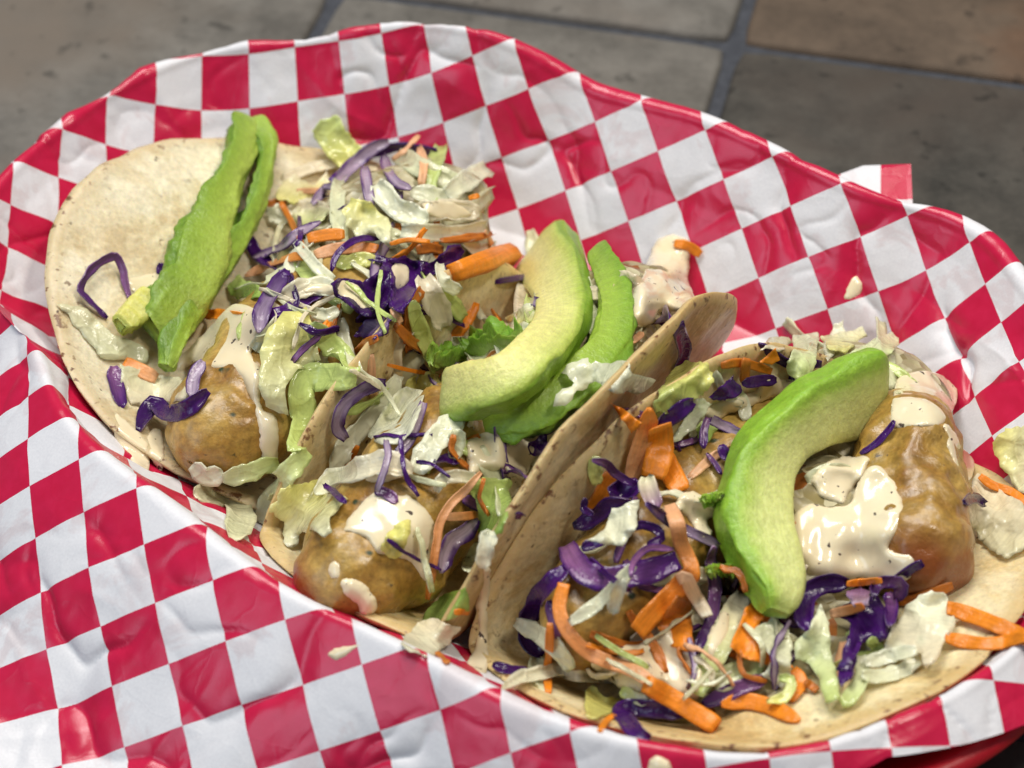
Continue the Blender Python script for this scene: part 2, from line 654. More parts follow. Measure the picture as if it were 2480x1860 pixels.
def around(n):
    """n places round the stadium: foot on the axis segment, outward normal, angle"""
    R = 8.0
    L = E1 - E0
    tot = 2 * L + 2 * PI * R
    out = []
    for i in range(n):
        s = tot * i / n
        if s < L:
            q, nn = E0 + s, -PI / 2
        elif s < L + PI * R:
            q, nn = E1, -PI / 2 + (s - L) / R
        elif s < 2 * L + PI * R:
            q, nn = E1 - (s - L - PI * R), PI / 2
        else:
            q, nn = E0, PI / 2 + (s - 2 * L - PI * R) / R
        n2 = np.array([math.cos(nn), math.sin(nn)])
        p = np.array([q, BC]) + n2 * R
        out.append((q, n2, math.atan2(p[1] - BC, p[0] + 0.2)))
    return out


def skirt(th):
    """hanging part outside the lip: length, slope, by direction (degrees)"""
    g = math.degrees(th)
    G = [-180, -165, -140, -110, -85, -72, -60, -44, -34, -25, -16, 10, 24, 34, 45, 90, 135, 165, 180]
    ln = [4.0, 7.5, 9.0, 9.0, 8.0, 6.0, 4.0, 2.4, 1.0, 0.5, 1.1, 2.8, 3.5, 2.0, 2.0, 2.0, 2.2, 2.5, 4.0]
    sl = [60, 48, 40, 38, 40, 44, 50, 55, 50, 40, 30, 25, 30, 60, 75, 78, 75, 65, 60]
    return float(np.interp(g, G, ln)), math.radians(float(np.interp(g, G, sl)))


def build_liner():
    nu, nv = 1000, 200
    A = around(nu)
    V = np.zeros((nu, nv, 3))
    UVs = np.zeros((nu, nv, 2))
    lipS = []
    for i, (q, n2, th) in enumerate(A):
        d, z = float(rim_d(th)), float(rim_z(th))
        P = wall_profile(d, z)
        for k in range(1, 7):            # rolled lip
            t = PI * 0.80 * k / 6
            P.append((d - 0.22 + 0.20 * (1 - math.cos(t)), z - 0.22 + 0.22 * math.sin(t)))
        ln, sl = skirt(th)
        r0, z0 = P[-1]
        for k in range(1, 15):           # skirt, coming to lie on the table
            r0 += ln / 14 * math.cos(sl)
            z0 = z0 - ln / 14 * math.sin(sl)
            zz = z0 if z0 > 0.9 else 0.9 * math.exp((z0 - 0.9) / 0.9) + 0.10
            P.append((r0, zz))
        P = np.array(P)
        seg = np.concatenate([[0], np.cumsum(np.hypot(*np.diff(P, axis=0).T))])
        # samples: few on the hidden floor, dense from the foot of the wall outwards
        sv = np.concatenate([np.linspace(0, seg[1], 22)[:-1], np.linspace(seg[1], seg[-1], nv - 21)])
        rr = np.interp(sv, seg, P[:, 0])
        zz = np.interp(sv, seg, P[:, 1])
        ker = np.array([1, 2, 3, 2, 1]) / 9.0          # ease the profile's corners
        rs = np.convolve(np.pad(rr, 2, 'edge'), ker, 'valid')
        zs = np.convolve(np.pad(zz, 2, 'edge'), ker, 'valid')
        rs[0], zs[0] = rr[0], zz[0]
        ab = np.array([q, BC])[None, :] + n2[None, :] * rs[:, None]
        V[i, :, 0] = ab @ np.array([LA[0], LB[0]])
        V[i, :, 1] = ab @ np.array([LA[1], LB[1]])
        V[i, :, 2] = zs
        lipS.append(float(seg[9]))
        UVs[i] = np.array([q, BC])[None, :] + n2[None, :] * sv[:, None]
    # wrinkles: displaced along the normal
    Nn = np.zeros_like(V)
    du = np.roll(V, -1, 0) - np.roll(V, 1, 0)
    dv = np.gradient(V, axis=1)
    Nn = np.cross(du, dv)
    Nn /= np.maximum(np.linalg.norm(Nn, axis=2, keepdims=True), 1e-9)
    # sharp crinkles: short fold lines scattered over the sheet
    rng = np.random.default_rng(11)
    uu, vv = UVs[:, :, 0], UVs[:, :, 1]
    fold = np.zeros((nu, nv))
    for _ in range(260):
        cx, cy = rng.uniform(-19, 19), rng.uniform(-17, 17)
        an = rng.uniform(0, PI)
        L_ = rng.uniform(0.5, 2.4)
        h_ = rng.uniform(0.03, 0.13) * rng.choice([-1, 1])
        wd_ = rng.uniform(0.08, 0.26)
        s_ = (uu - cx) * math.cos(an) + (vv - cy) * math.sin(an)
        t_ = -(uu - cx) * math.sin(an) + (vv - cy) * math.cos(an) + 0.12 * np.sin(s_ * 1.7)
        fold += h_ * np.exp(-np.abs(t_) / wd_) * np.exp(-(s_ / L_) ** 4)
    calm = 0.55 + 0.9 * np.sin(uu * 0.31 + 1.0) * np.cos(vv * 0.27 + 0.4) + 0.35 * np.sin(uu * 0.8 - vv * 0.6)
    fold *= np.clip(calm, 0.10, 1.15)
    for i in range(nu):
        th = A[i][2]
        g = math.degrees(th)
        # pleats where the flat sheet has to gather round the ends
        endw = max(sstep(115, 150, abs(g)), 1 - sstep(18, 50, abs(g)))
        far = sstep(0, 30, g) * (1 - sstep(150, 178, g))
        for j in range(21, nv):
            u, v = UVs[i, j]
            soft = nz(u * 0.20, v * 0.20, 1.7) * 0.28 + nz(u * 0.42, v * 0.42, 5.1) * 0.07
            r1 = 1 - abs(nz(u * 0.33 + 0.15 * nz(u, v, 3), v * 0.33, 9.3)) * 2.2
            r2 = 1 - abs(nz(u * 0.8, v * 0.8 + 0.2 * nz(u, v, 7), 4.4)) * 2.2
            r3 = abs(nz(u * 1.7, v * 1.7, 2.2))
            crease = max(r1, 0) ** 5 * 0.15 * max(0, 0.4 + nz(u * .3, v * .3, 12)) * 1.6 + max(r2, 0) ** 4 * 0.09 * max(0, nz(u * .25, v * .25, 15) + 0.1) * 2 + r3 * 0.018
            s = math.hypot(u - A[i][0], v - BC)
            grow = float(sstep(6.0, 9.0, s))
            pl = endw * (abs(nz(th * 5.5, s * 0.10, 8.0)) * 0.38) * float(sstep(7.0, 10.5, s))
            amt = 1.0 + 0.25 * far
            lipd = abs(s - lipS[i])
            V[i, j] += Nn[i, j] * (soft * 0.75 + crease * 1.05 * amt - 0.16 + 0.85 * fold[i, j]) * grow * (0.35 + 0.65 * min(lipd / 1.8, 1.0)) + Nn[i, j] * pl
            # the wavy lip
    V[:, :, 2] = np.maximum(V[:, :, 2], 0.06 + 0.02 * np.sin(V[:, :, 0] * 3))
    Vf = V.reshape(-1, 3)
    F = []
    for i in range(nu):
        i2 = (i + 1) % nu
        for j in range(nv - 1):
            F.append((i * nv + j, i2 * nv + j, i2 * nv + j + 1, i * nv + j + 1))
    o = mk('paper_liner', Vf, F, 'paper', uv=UVs.reshape(-1, 2), uvname='sheet', rest=True,
           origin=np.array([0, 0, 0.1]))
    tag(o, 'red and white checked deli paper lining the food basket and draped over its edge', 'paper liner')
    return o


def bas_d(th):
    g = abs(th + math.radians(20)) / math.radians(34)
    return float(rim_d(th)) - 0.1 + 0.85 * max(0.0, 1 - g * g)


def build_basket():
    nu = 240
    A = around(nu)
    root = bpy.data.objects.new('food_basket', None)
    COL.objects.link(root)
    root.location = (0, 0, 0)
    root.empty_display_size = 0.02
    tag(root, 'oval red plastic food basket showing at the lower right under the paper', 'basket')

    def ring(prof, name, m='plastic'):
        V = []
        for (q, n2, th) in A:
            d = bas_d(th)
            z = 2.75
            for (o_, k, dz) in prof:
                ab = np.array([q, BC]) + n2 * (d * 1.0 + o_)
                V.append(ab2w(ab[0], ab[1], k * z + dz))
        return mk(name, V, grid_faces(nu, len(prof), True, True), m, root, origin=np.array([0, 0, 0.0]))
    ring([(-0.25, 1, 0.10), (0.0, 1, 0.17), (0.22, 1, 0.10), (0.30, 1, -0.08), (0.22, 1, -0.26), (0.05, 1, -0.30), (0.05, 1, -0.12), (-0.2, 1, -0.1)], 'rim')
    ring([(0.0, 1, -0.15), (-0.12, 1, -0.15), (-2.6, 0, 0.50), (-2.6, 0, 0.34), (-2.45, 0, 0.32)], 'side_wall')
    # floor
    V = [ab2w(0, BC, 0.42)]
    for (q, n2, th) in A:
        ab = np.array([q, BC]) + n2 * (bas_d(th) - 2.5)
        V.append(ab2w(ab[0], ab[1], 0.42))
    mk('base', V, [(0, i + 1, (i + 1) % nu + 1) for i in range(nu)], 'plastic', root, origin=np.array([0, 0, 0.0]))
    ring([(-2.35, 0, 0.40), (-2.35, 0, 0.05), (-2.55, 0, 0.05), (-2.55, 0, 0.40)], 'foot_ring')
    # upright ribs moulded on the outside of the wall
    for i in range(0, nu, 4):
        q, n2, th = A[i]
        d = bas_d(th)
        z = 2.75
        t2 = np.array([-n2[1], n2[0]])
        V = []
        for (o_, zz) in ((0.04, z - 0.27), (0.12, z - 0.27), (-2.36, 0.36), (-2.44, 0.36)):
            for sgn in (-1, 1):
                ab = np.array([q, BC]) + n2 * (d + o_) + t2 * 0.09 * sgn
                V.append(ab2w(ab[0], ab[1], zz))
        F = [(0, 1, 3, 2), (2, 3, 5, 4), (4, 5, 7, 6), (6, 7, 1, 0), (0, 2, 4, 6), (1, 7, 5, 3)]
        mk('rib', V, F, 'plastic', root, smooth=False)
    return root


# ------------------------------------------------------------------ tortillas
def build_tortilla(label, a0, b0, R, rot, wb, rr, thL, thR, material, z0=1.05, seed=0, tilt=0.0, curl=(0, 0), flare=(0, 0), thick=0.24, squash=1.0, q0=0.0, right=1.0):
    """A disc folded into a trough along its p axis.  thL/thR: how far each side turns up (degrees)."""
    nr, nt = 44, 150
    cr, sr = math.cos(math.radians(rot)), math.sin(math.radians(rot))

    def section(q, side, th, cv):
        s = abs(q)
        th = math.radians(th)
        if s < wb:
            x, z, an = s, 0.0, 0.0
        elif s < wb + rr * th:
            an = (s - wb) / rr
            x, z = wb + rr * math.sin(an), rr * (1 - math.cos(an))
        else:
            x = wb + rr * math.sin(th)
            z = rr * (1 - math.cos(th))
            rest = s - wb - rr * th
            k = 10
            an = th
            for _ in range(k):
                an -= cv * rest / k * 0.1
                x += math.cos(an) * rest / k
                z += math.sin(an) * rest / k
        return x * side, z, an * side
    top, bot, col, mid = [], [], [], []
    for i in range(nr):
        r = R * (i / (nr - 1)) ** 0.9
        for j in range(nt):
            t = 2 * PI * j / nt
            edge = 1 + 0.022 * nz(math.cos(t) * 2, math.sin(t) * 2, seed) + 0.007 * nz(math.cos(t) * 9, math.sin(t) * 9, seed + 3)
            p, q = r * math.cos(t) * edge, r * math.sin(t) * edge * squash + q0
            q = q * right if q > 0 else q
            side = 1 if q > 0 else -1
            th = (thR if side > 0 else thL) + (flare[1] if side > 0 else flare[0]) * p / R
            x, z, an = section(q, side, th, curl[1] if side > 0 else curl[0])
            # along the trough
            bump_ = 0.13 * nz(p * 0.4, q * 0.4, seed + 11) + 0.06 * nz(p * 0.9, q * 0.9, seed + 5) + 0.02 * nz(p * 2.2, q * 2.2, seed + 7)
            wv = 0.50 * nz(p * 0.20, q * 0.2, seed + 21) * (abs(q) / R)
            nx, nzv = -math.sin(an), math.cos(an)
            x += nx * (bump_ + wv)
            z += nzv * (bump_ + wv)
            a = a0 + x * cr - p * sr
            b = b0 + x * sr + p * cr
            zz = z0 + z + tilt * p
            lz = liner_z(a, b) + 0.30
            k = 0.35
            h = max(k - abs(zz - lz), 0) / k
            zz = max(zz, lz) + h * h * k * 0.25
            mid.append(ab2w(a, b, zz))
            e = float(sstep(0.90, 1.0, r / R))
            col.append((e, 0, 0))
    M = np.array(mid).reshape(nr, nt, 3)
    dr = np.gradient(M, axis=0)
    dt = np.roll(M, -1, 1) - np.roll(M, 1, 1)
    Nn = np.cross(dr, dt)
    Nn[0] = Nn[1].mean(0)
    Nn /= np.maximum(np.linalg.norm(Nn, axis=2, keepdims=True), 1e-9)
    rad = (np.arange(nr) / (nr - 1)) ** 0.9
    hth = thick / 2 * np.sqrt(np.clip(1 - np.clip((rad - 0.965) / 0.035, 0, 1) ** 2, 0.0, 1))[:, None, None] + 0.012
    T = (M + Nn * hth).reshape(-1, 3)
    B = (M - Nn * hth).reshape(-1, 3)
    n = nr * nt
    F = []
    for i in range(nr - 1):
        for j in range(nt):
            j2 = (j + 1) % nt
            F.append((i * nt + j, (i + 1) * nt + j, (i + 1) * nt + j2, i * nt + j2))
            F.append((n + i * nt + j, n + i * nt + j2, n + (i + 1) * nt + j2, n + (i + 1) * nt + j))
    for j in range(nt):
        j2 = (j + 1) % nt
        F.append(((nr - 1) * nt + j, n + (nr - 1) * nt + j, n + (nr - 1) * nt + j2, (nr - 1) * nt + j2))
    o = mk('tortilla', np.vstack([T, B]), F, material, col=np.array(col * 2), rest=True)
    tag(o, label, 'tortilla')
    return o


# ------------------------------------------------------------------ lumpy bodies: fried fish, slaw heaps
def lumpy(name, label, c, axis_deg, L, W, H, material, catg, seed, lump=0.10, pitch=0.0, n=(120, 84), power=2.4, brown=None, kind=None, bend=0.0):
    """A fat rounded finger lying in the taco; c = (a, b, z) of its centre."""
    nu, nv = n
    V, colr = [], []
    ca, sa = math.cos(math.radians(axis_deg)), math.sin(math.radians(axis_deg))
    for i in range(nu):
        u = -PI / 2 + PI * (i + 0.5) / nu
        for j in range(nv):
            v = 2 * PI * j / nv
            cu = abs(math.cos(u)) ** (2 / power)
            x = math.copysign(abs(math.sin(u)) ** (2 / power), math.sin(u)) * L
            y = cu * math.copysign(abs(math.cos(v)) ** 0.9, math.cos(v)) * W
            z = cu * math.copysign(abs(math.sin(v)) ** 0.9, math.sin(v)) * H
            k = 1 + lump * (1.3 * nz(x * .45 + seed, y * .5, z * .5) + 0.7 * nz(x * 1.1 + seed, y * 1.1, z * 1.1) + 0.30 * nz(x * 2.6 + seed, y * 2.6, z * 2.6))
            if material == 'batter':
                rg_ = 1 - 2 * abs(nz(x * .8 + seed, y * .8, z * .8 + 4))
                k += 0.02 * rg_ + 0.012 * nz(x * 4.5 + seed, y * 4.5, z * 4.5) + 0.05 * max(0, nz(x * 1.5, y * 1.5 + seed, z * 1.5) - 0.15) * 3
            y, z = y * k, z * k
            x *= 1 + lump * 0.3 * nz(y + seed, z, 3)
            y += bend * (x / L) ** 2
            z += pitch * x
            a = c[0] + x * ca - y * sa
            b = c[1] + x * sa + y * ca
            V.append(ab2w(a, b, c[2] + z))
            br = 0.0
            if brown:
                for (bx, by, bz, r) in brown:
                    dd = math.dist((x / L, y / W, z / H), (bx, by, bz))
                    br = max(br, 1 - sstep(r * 0.4, r, dd))
            colr.append((br, 0, 0))
    F = grid_faces(nu, nv, False, True)
    nn = len(V)
    V.append(np.mean(V[:nv], axis=0))
    V.append(np.mean(V[nn - nv:nn], axis=0))
    colr += [(0, 0, 0)] * 2
    for j in range(nv):
        F.append((nn, (j + 1) % nv, j))
        F.append((nn + 1, nn - nv + j, nn - nv + (j + 1) % nv))
    F = [tuple(reversed(f)) for f in F]
    o = mk(name, V, F, material, col=np.array(colr), rest=True)
    tag(o, label, catg, kind=kind)
    return o
build_materials()
build_table()
build_basket()
liner = build_liner()
build_tortilla('pale corn tortilla of the left taco, open wide to the far left', -6.72, 0.5, 6.9, 21, 0.35, 2.0, 28, 80, 'tortilla_pale', seed=1.3, flare=(-4, 0), q0=-0.5, tilt=0.09, right=0.72)
build_tortilla('golden folded tortilla of the middle taco with speckled upright sides', 0.05, -1.0, 7.3, -1, 1.8, 1.0, 88, 75, 'tortilla_gold', seed=4.1, q0=1.1, flare=(-5, -4))
build_tortilla('large tortilla of the right taco, one side upright and one spread flat', 7.05, -1.35, 7.1, -18, 1.0, 1.1, 90, 24, 'tortilla_gold', seed=7.7, q0=0.5)
lumpy('fried_fish', 'battered fish piece in the left taco with sauce running down', (-5.3, -1.9, 2.7), 90, 4.4, 1.8, 1.6, 'batter', 'fried fish', 2.0, lump=0.13)
lumpy('fried_fish', 'golden brown battered fish in the middle taco with rounded end toward the paper', (0.25, -4.1, 2.8), 88, 4.6, 1.65, 1.6, 'batter', 'fried fish', 5.0, brown=[(-1, .3, 0, .6), (-.4, .9, .2, .4)], lump=0.13)
lumpy('fried_fish', 'battered fish piece under the cabbage along the upright side of the right taco', (5.9, -2.0, 2.7), 86, 4.8, 1.6, 1.7, 'batter', 'fried fish', 8.0, lump=0.13)
lumpy('fried_fish', 'thick battered fish piece right of the large avocado slice', (10.25, 1.5, 3.1), 118, 3.1, 1.4, 1.65, 'batter', 'fried fish', 11.0, brown=[(-1, 0, 0.2, .9), (-.9, -.6, 0, .7)], lump=0.18)

# ------------------------------------------------------------------ shreds, leaves, sauce, avocado
# Every piece is laid on what lies under it: its course is traced over the food, each point is dropped
# onto the surface found there and lifted by the piece's own thickness.
WIN = {1: (0, 0, 2.212), 4: (0, 560, 2.212), 5: (740, 560, 2.212), 6: (1480, 560, 2.212), 7: (0, 1110, 2.212),
       8: (740, 1110, 2.212), 9: (1480, 1110, 2.212), 10: (560, 260, 2.765), 11: (1000, 600, 2.458), 0: (0, 0, 1.0)}


def src(win, pts):
    x0, y0, f = WIN[win]
    return [(x0 + p[0] / f, y0 + p[1] / f) + tuple(p[2:]) for p in pts]


PAL = {
    'W': (0.93, 0.93, 0.70), 'w': (0.86, 0.87, 0.58), 'Y': (0.88, 0.84, 0.26), 'G': (0.30, 0.50, 0.07), 'L': (0.68, 0.80, 0.27),
    'C': (0.92, 0.82, 0.60), 'T': (0.78, 0.74, 0.48), 'D': (0.10, 0.20, 0.03),
    'P': (0.062, 0.010, 0.135), 'p': (0.035, 0.007, 0.075), 'V': (0.42, 0.32, 0.42), 'v': (0.25, 0.10, 0.24),
    'O': (0.88, 0.27, 0.015), 'o': (0.60, 0.18, 0.02), 'K': (0.84, 0.46, 0.24),
}


def smooth1(x, it):
    x = np.array(x, float)
    for _ in range(it):
        y = np.concatenate([x[:1], x, x[-1:]])
        x = 0.25 * y[:-2] + 0.5 * y[1:-1] + 0.25 * y[2:]
    return x


def strip_geo(pts, wpx, c0, c1=None, edge=None, th=0.05, lift=0.05, roll=0.0, cup=0.15, ruf=0.06, tap=0.35, rag=0.10, seed=0.0, arch=0.0, twist=0.0, m=7, sm=10, under=None):
    P = np.array([(p[0], p[1], p[2] if len(p) > 2 else 0.0) for p in pts], float)
    ln = np.sum(np.hypot(*np.diff(P[:, :2], axis=0).T))
    n = int(min(max(ln / 11, 9), 44))
    C = cat(P, n)
    D, Nn, R = [], [], []
    for x, y, l in C:
        d, nn, rd = cast(x, y)
        D.append(d)
        Nn.append(nn)
        R.append(rd)
    D = np.array(D)
    raw = D.copy()
    Ds = smooth1(D, sm)
    Ds = smooth1(np.minimum(Ds, raw), 3)
    t = np.linspace(0, 1, n)
    Ds = Ds - lift - C[:, 2] - arch * np.sin(PI * t)
    R = np.array(R)
    X = CAM + R * Ds[:, None]
    Nn = np.array(Nn) * 0.8 - R * 0.9
    for k in range(3):
        Nn[:, k] = smooth1(Nn[:, k], 8)
    T = np.gradient(X, axis=0)
    T /= np.linalg.norm(T, axis=1, keepdims=True)
    Nn -= T * np.sum(Nn * T, axis=1, keepdims=True)
    Nn /= np.linalg.norm(Nn, axis=1, keepdims=True)
    B = np.cross(Nn, T)
    V, col, uv = [], [], []
    c0 = np.array(c0)
    c1 = np.array(c1 if c1 is not None else c0)
    for layer in (1, -1):
        for i in range(n):
            half = wpx / 2 * Ds[i] / FPX
            e = min(t[i], 1 - t[i])
            tp = 1 - tap * (1 - min(e / 0.22, 1)) ** 2
            ro = math.radians(roll + twist * (t[i] - 0.5) + 12 * nz(i * 0.2, seed, 5))
            bb = B[i] * math.cos(ro) + Nn[i] * math.sin(ro)
            nn = Nn[i] * math.cos(ro) - B[i] * math.sin(ro)
            for k in range(m):
                s = -1 + 2 * k / (m - 1)
                rg = 1 + rag * nz(i * 0.55, seed + (7 if s > 0 else 0), 1.0) * 2 * abs(s) + rag * 0.8 * nz(i * 1.6, seed + (9 if s > 0 else 3), 2.0) * abs(s)
                off = cup * half * s * s + ruf * abs(s) ** 1.5 * nz(i * 0.42, seed + s * 2, 4.0) * 2.0
                tt = th * (1 - 0.25 * abs(s))
                V.append(X[i] + bb * (half * tp * rg * s) + nn * (off + layer * tt / 2))
                c = c0 * (1 - t[i]) + c1 * t[i]
                if under is not None and layer < 0:
                    c = c * 0.25 + np.array(under) * 0.75
                elif edge is not None:
                    we = float(sstep(0.55, 0.85, abs(s) + 0.25 * nz(i * 0.4, s, seed)))
                    c = c * (1 - we) + np.array(edge) * we
                c = c * (1 + 0.12 * nz(i * 0.3 + seed, s * 1.5, 8.0))
                col.append(c)
                uv.append((t[i] * ln / 100.0, s * 0.5 * wpx / 100.0 + seed))
    nm = n * m
    F = []
    for i in range(n - 1):
        for k in range(m - 1):
            a = i * m + k
            F.append((a, a + m, a + m + 1, a + 1))
            F.append((nm + a, nm + a + 1, nm + a + m + 1, nm + a + m))
        F.append((i * m, nm + i * m, nm + i * m + m, i * m + m))
        q = i * m + m - 1
        F.append((q, q + m, nm + q + m, nm + q))
    for k in range(m - 1):
        F.append((k, k + 1, nm + k + 1, nm + k))
        q = (n - 1) * m + k
        F.append((q, nm + q, nm + q + 1, q + 1))
    return np.array(V), F, np.clip(np.array(col), 0.002, 0.95), np.array(uv)


def poly_dist(P, x, y):
    A = P
    Bp = np.roll(P, -1, 0)
    d = Bp - A
    w_ = np.array([x, y]) - A
    tt = np.clip((w_ * d).sum(1) / np.maximum((d * d).sum(1), 1e-9), 0, 1)
    q = A + d * tt[:, None]
    return np.min(np.hypot(q[:, 0] - x, q[:, 1] - y))


def inside(P, x, y):
    c = False
    n = len(P)
    for i in range(n):
        x1, y1 = P[i]
        x2, y2 = P[(i + 1) % n]
        if (y1 > y) != (y2 > y) and x < (x2 - x1) * (y - y1) / (y2 - y1) + x1:
            c = not c
    return c


def patch(pts, step, jag, rounded, seed):
    """triangulated outline: returns 2-D points, triangles, boundary flags"""
    P = np.array([p[:2] for p in pts], float)
    n = len(P)
    out = []
    for i in range(n):
        p0, p1, p2, p3 = P[i - 1], P[i], P[(i + 1) % n], P[(i + 2) % n]
        k = max(2, int(np.hypot(*(p2 - p1)) / (step * 0.75)))
        for j in range(k):
            t = j / k
            if rounded:
                q = 0.5 * ((2 * p1) + (-p0 + p2) * t + (2 * p0 - 5 * p1 + 4 * p2 - p3) * t * t + (-p0 + 3 * p1 - 3 * p2 + p3) * t ** 3)
            else:
                q = p1 * (1 - t) + p2 * t
            nn = np.array([p2[1] - p1[1], -(p2[0] - p1[0])])
            nn = nn / max(np.hypot(*nn), 1e-9)
            q = q + nn * jag * (nz(q[0] * 0.035, q[1] * 0.035, seed) * 1.8 + nz(q[0] * 0.11, q[1] * 0.11, seed) * 0.9)
            out.append(q)
    O = np.array(out)
    m = len(O)
    ins = []
    x0, y0 = O.min(0)
    x1, y1 = O.max(0)
    r = 0
    y = y0 + step * 0.5
    while y < y1:
        x = x0 + step * (0.25 + 0.5 * (r % 2))
        while x < x1:
            if inside(O, x, y) and poly_dist(O, x, y) > step * 0.45:
                ins.append((x, y))
            x += step
        y += step * 0.87
        r += 1
    allp = [Vector((float(a), float(b))) for a, b in list(O) + ins]
    ed = [(i, (i + 1) % m) for i in range(m)]
    vs, es, fs, ov, oe, of = delaunay_2d_cdt(allp, ed, [list(range(m))], 1, 1e-4)
    vs = np.array([(v[0], v[1]) for v in vs])
    cnt = {}
    for f in fs:
        for i in range(len(f)):
            e = tuple(sorted((f[i], f[(i + 1) % len(f)])))
            cnt[e] = cnt.get(e, 0) + 1
    bnd = [e for e, c in cnt.items() if c == 1]
    return vs, [tuple(f) for f in fs], bnd, O


def drape(vs, fs, it, post=2):
    n = len(vs)
    D = np.zeros(n)
    R = np.zeros((n, 3))
    for i, (x, y) in enumerate(vs):
        D[i], _, R[i] = cast(x, y)
    nb = [set() for _ in range(n)]
    for f in fs:
        for i in range(len(f)):
            nb[f[i]].add(f[(i + 1) % len(f)])
            nb[f[(i + 1) % len(f)]].add(f[i])
    nb = [list(s) for s in nb]
    S = D.copy()

    def sm(S, it):
        for _ in range(it):
            S = np.array([0.4 * S[i] + 0.6 * np.mean(S[nb[i]]) if nb[i] else S[i] for i in range(n)])
        return S
    S = sm(S, it)
    S = sm(np.minimum(S, D), post)
    return D, S, R


def leaf_geo(pts, c0, c1=None, edge=None, th=0.035, lift=0.07, wave=0.10, jag=5.0, seed=0.0, step=None, it=14, grad=None, up=0.0, curl=0.0):
    P = np.array([p[:2] for p in pts])
    size = max(P.max(0) - P.min(0))
    step = step or max(7.0, size / 17)
    vs, fs, bnd, O = patch(pts, step, jag, False, seed)
    D, S, R = drape(vs, fs, it)
    c0 = np.array(c0)
    c1 = np.array(c1 if c1 is not None else c0)
    lo, hi = P.min(0), P.max(0)
    g = np.array(grad if grad is not None else (0.0, 1.0))
    pr = (vs - (lo + hi) / 2) @ (g / np.hypot(*g))
    pr = (pr - pr.min()) / max(np.ptp(pr), 1e-6)
    X = np.zeros((len(vs), 3))
    col = []
    uv = []
    for i, (x, y) in enumerate(vs):
        dpx = poly_dist(O, x, y)
        e = 1 - min(dpx / (0.16 * size), 1)
        wv = wave * (nz(x * 0.014, y * 0.014, seed) * 1.8 + nz(x * 0.04, y * 0.04, seed + 3) * 0.8)
        d = S[i] - lift - abs(wave) * 0.5 - wv - curl * e * e - up * pr[i]
        X[i] = CAM + R[i] * d
        c = c0 * (1 - pr[i]) + c1 * pr[i]
        if edge is not None:
            c = c * (1 - e ** 2) + np.array(edge) * e ** 2
        col.append(c * (1 + 0.14 * nz(x * 0.03, y * 0.03, seed + 5)))
        uv.append((x * 0.01 * math.cos(seed * 9) - y * 0.01 * math.sin(seed * 9), x * 0.01 * math.sin(seed * 9) + y * 0.01 * math.cos(seed * 9)))
    n = len(vs)
    B = X + R * th
    V = np.vstack([X, B])
    F = []
    a0, b0, c_0 = fs[0][:3]
    nrm = np.cross(X[b0] - X[a0], X[c_0] - X[a0])
    flip = nrm @ R[a0] > 0
    for f in fs:
        f2 = tuple(reversed(f)) if flip else tuple(f)
        F.append(f2)
        F.append(tuple(n + i for i in reversed(f2)))
    for (i, j) in bnd:
        F.append((i, j, n + j, n + i))
    return V, F, np.clip(np.array(col * 2), 0.002, 0.95), np.array(uv * 2)


def sauce_geo(pts, T=0.16, rnd=0.28, seed=0.0, it=10, lump=0.35, step=None, post=9):
    P = np.array([p[:2] for p in pts])
    size = max(P.max(0) - P.min(0))
    step = step or min(max(5.0, size / 34), 10.0)
    vs, fs, bnd, O = patch(pts, step, 2.5, True, seed)
    D, S, R = drape(vs, fs, it, post)
    X = np.zeros((len(vs), 3))
    for i, (x, y) in enumerate(vs):
        dcm = poly_dist(O, x, y) * S[i] / FPX
        k = 1 - min(dcm / rnd, 1)
        h = math.sqrt(max(1 - k * k, 0))
        lm = 1 + lump * (nz(x * 0.012, y * 0.012, seed) * 1.6 + nz(x * 0.03, y * 0.03, seed + 2) * 0.18)
        X[i] = CAM + R[i] * (S[i] + 0.035 - (T * lm + 0.035) * h)
    n = len(vs)
    B = X + R * 0.06
    V = np.vstack([X, B])
    F = []
    a0, b0, c_0 = fs[0][:3]
    flip = np.cross(X[b0] - X[a0], X[c_0] - X[a0]) @ R[a0] > 0
    for f in fs:
        f2 = tuple(reversed(f)) if flip else tuple(f)
        F.append(f2)
        F.append(tuple(n + i for i in reversed(f2)))
    for (i, j) in bnd:
        F.append((i, j, n + j, n + i))
    return V, F


_seed = [1.0]


def sd():
    _seed[0] += 1.37
    return _seed[0]


LET, CAB, CAR = 'lettuce', 'cabbage', 'carrot'
NAMES = {LET: ('lettuce_shred', 'lettuce', 'lettuce shreds over the tacos'), CAB: ('cabbage_shred', 'cabbage', 'purple cabbage shreds over the tacos'),
         CAR: ('carrot_shred', 'carrot', 'carrot shreds over the tacos')}


def put(kind, label, geo):
    V, F, col, uv = geo
    nm, ct, gr = NAMES[kind]
    o = mk(nm, V, F, kind, col=col, uv=uv, rest=True)
    tag(o, label, ct, gr)
    return o


def S(kind, label, win, pts, w, c, c1=None, **kw):
    """a strip: course, width (both read in the window), colours"""
    f = WIN[win][2] * (1.12 if kind == CAR else 1.0)
    e = kw.pop('edge', None)
    if kind == CAB and e is None and c in ('V', 'v'):
        e = 'P'
    base = dict(under=PAL['V'] if kind == CAB else None, th={LET: 0.035, CAB: 0.055, CAR: 0.055}[kind], rag={LET: 0.14, CAB: 0.07, CAR: 0.03}[kind],
                ruf={LET: 0.07, CAB: 0.04, CAR: 0.012}[kind], cup={LET: 0.25, CAB: 0.35, CAR: 0.06}[kind],
                tap={LET: 0.5, CAB: 0.6, CAR: 0.3}[kind])
    base.update(kw)
    return put(kind, label, strip_geo(src(win, pts), w / f, PAL[c], PAL[c1] if c1 else None, PAL[e] if e else None, seed=sd(), **base))


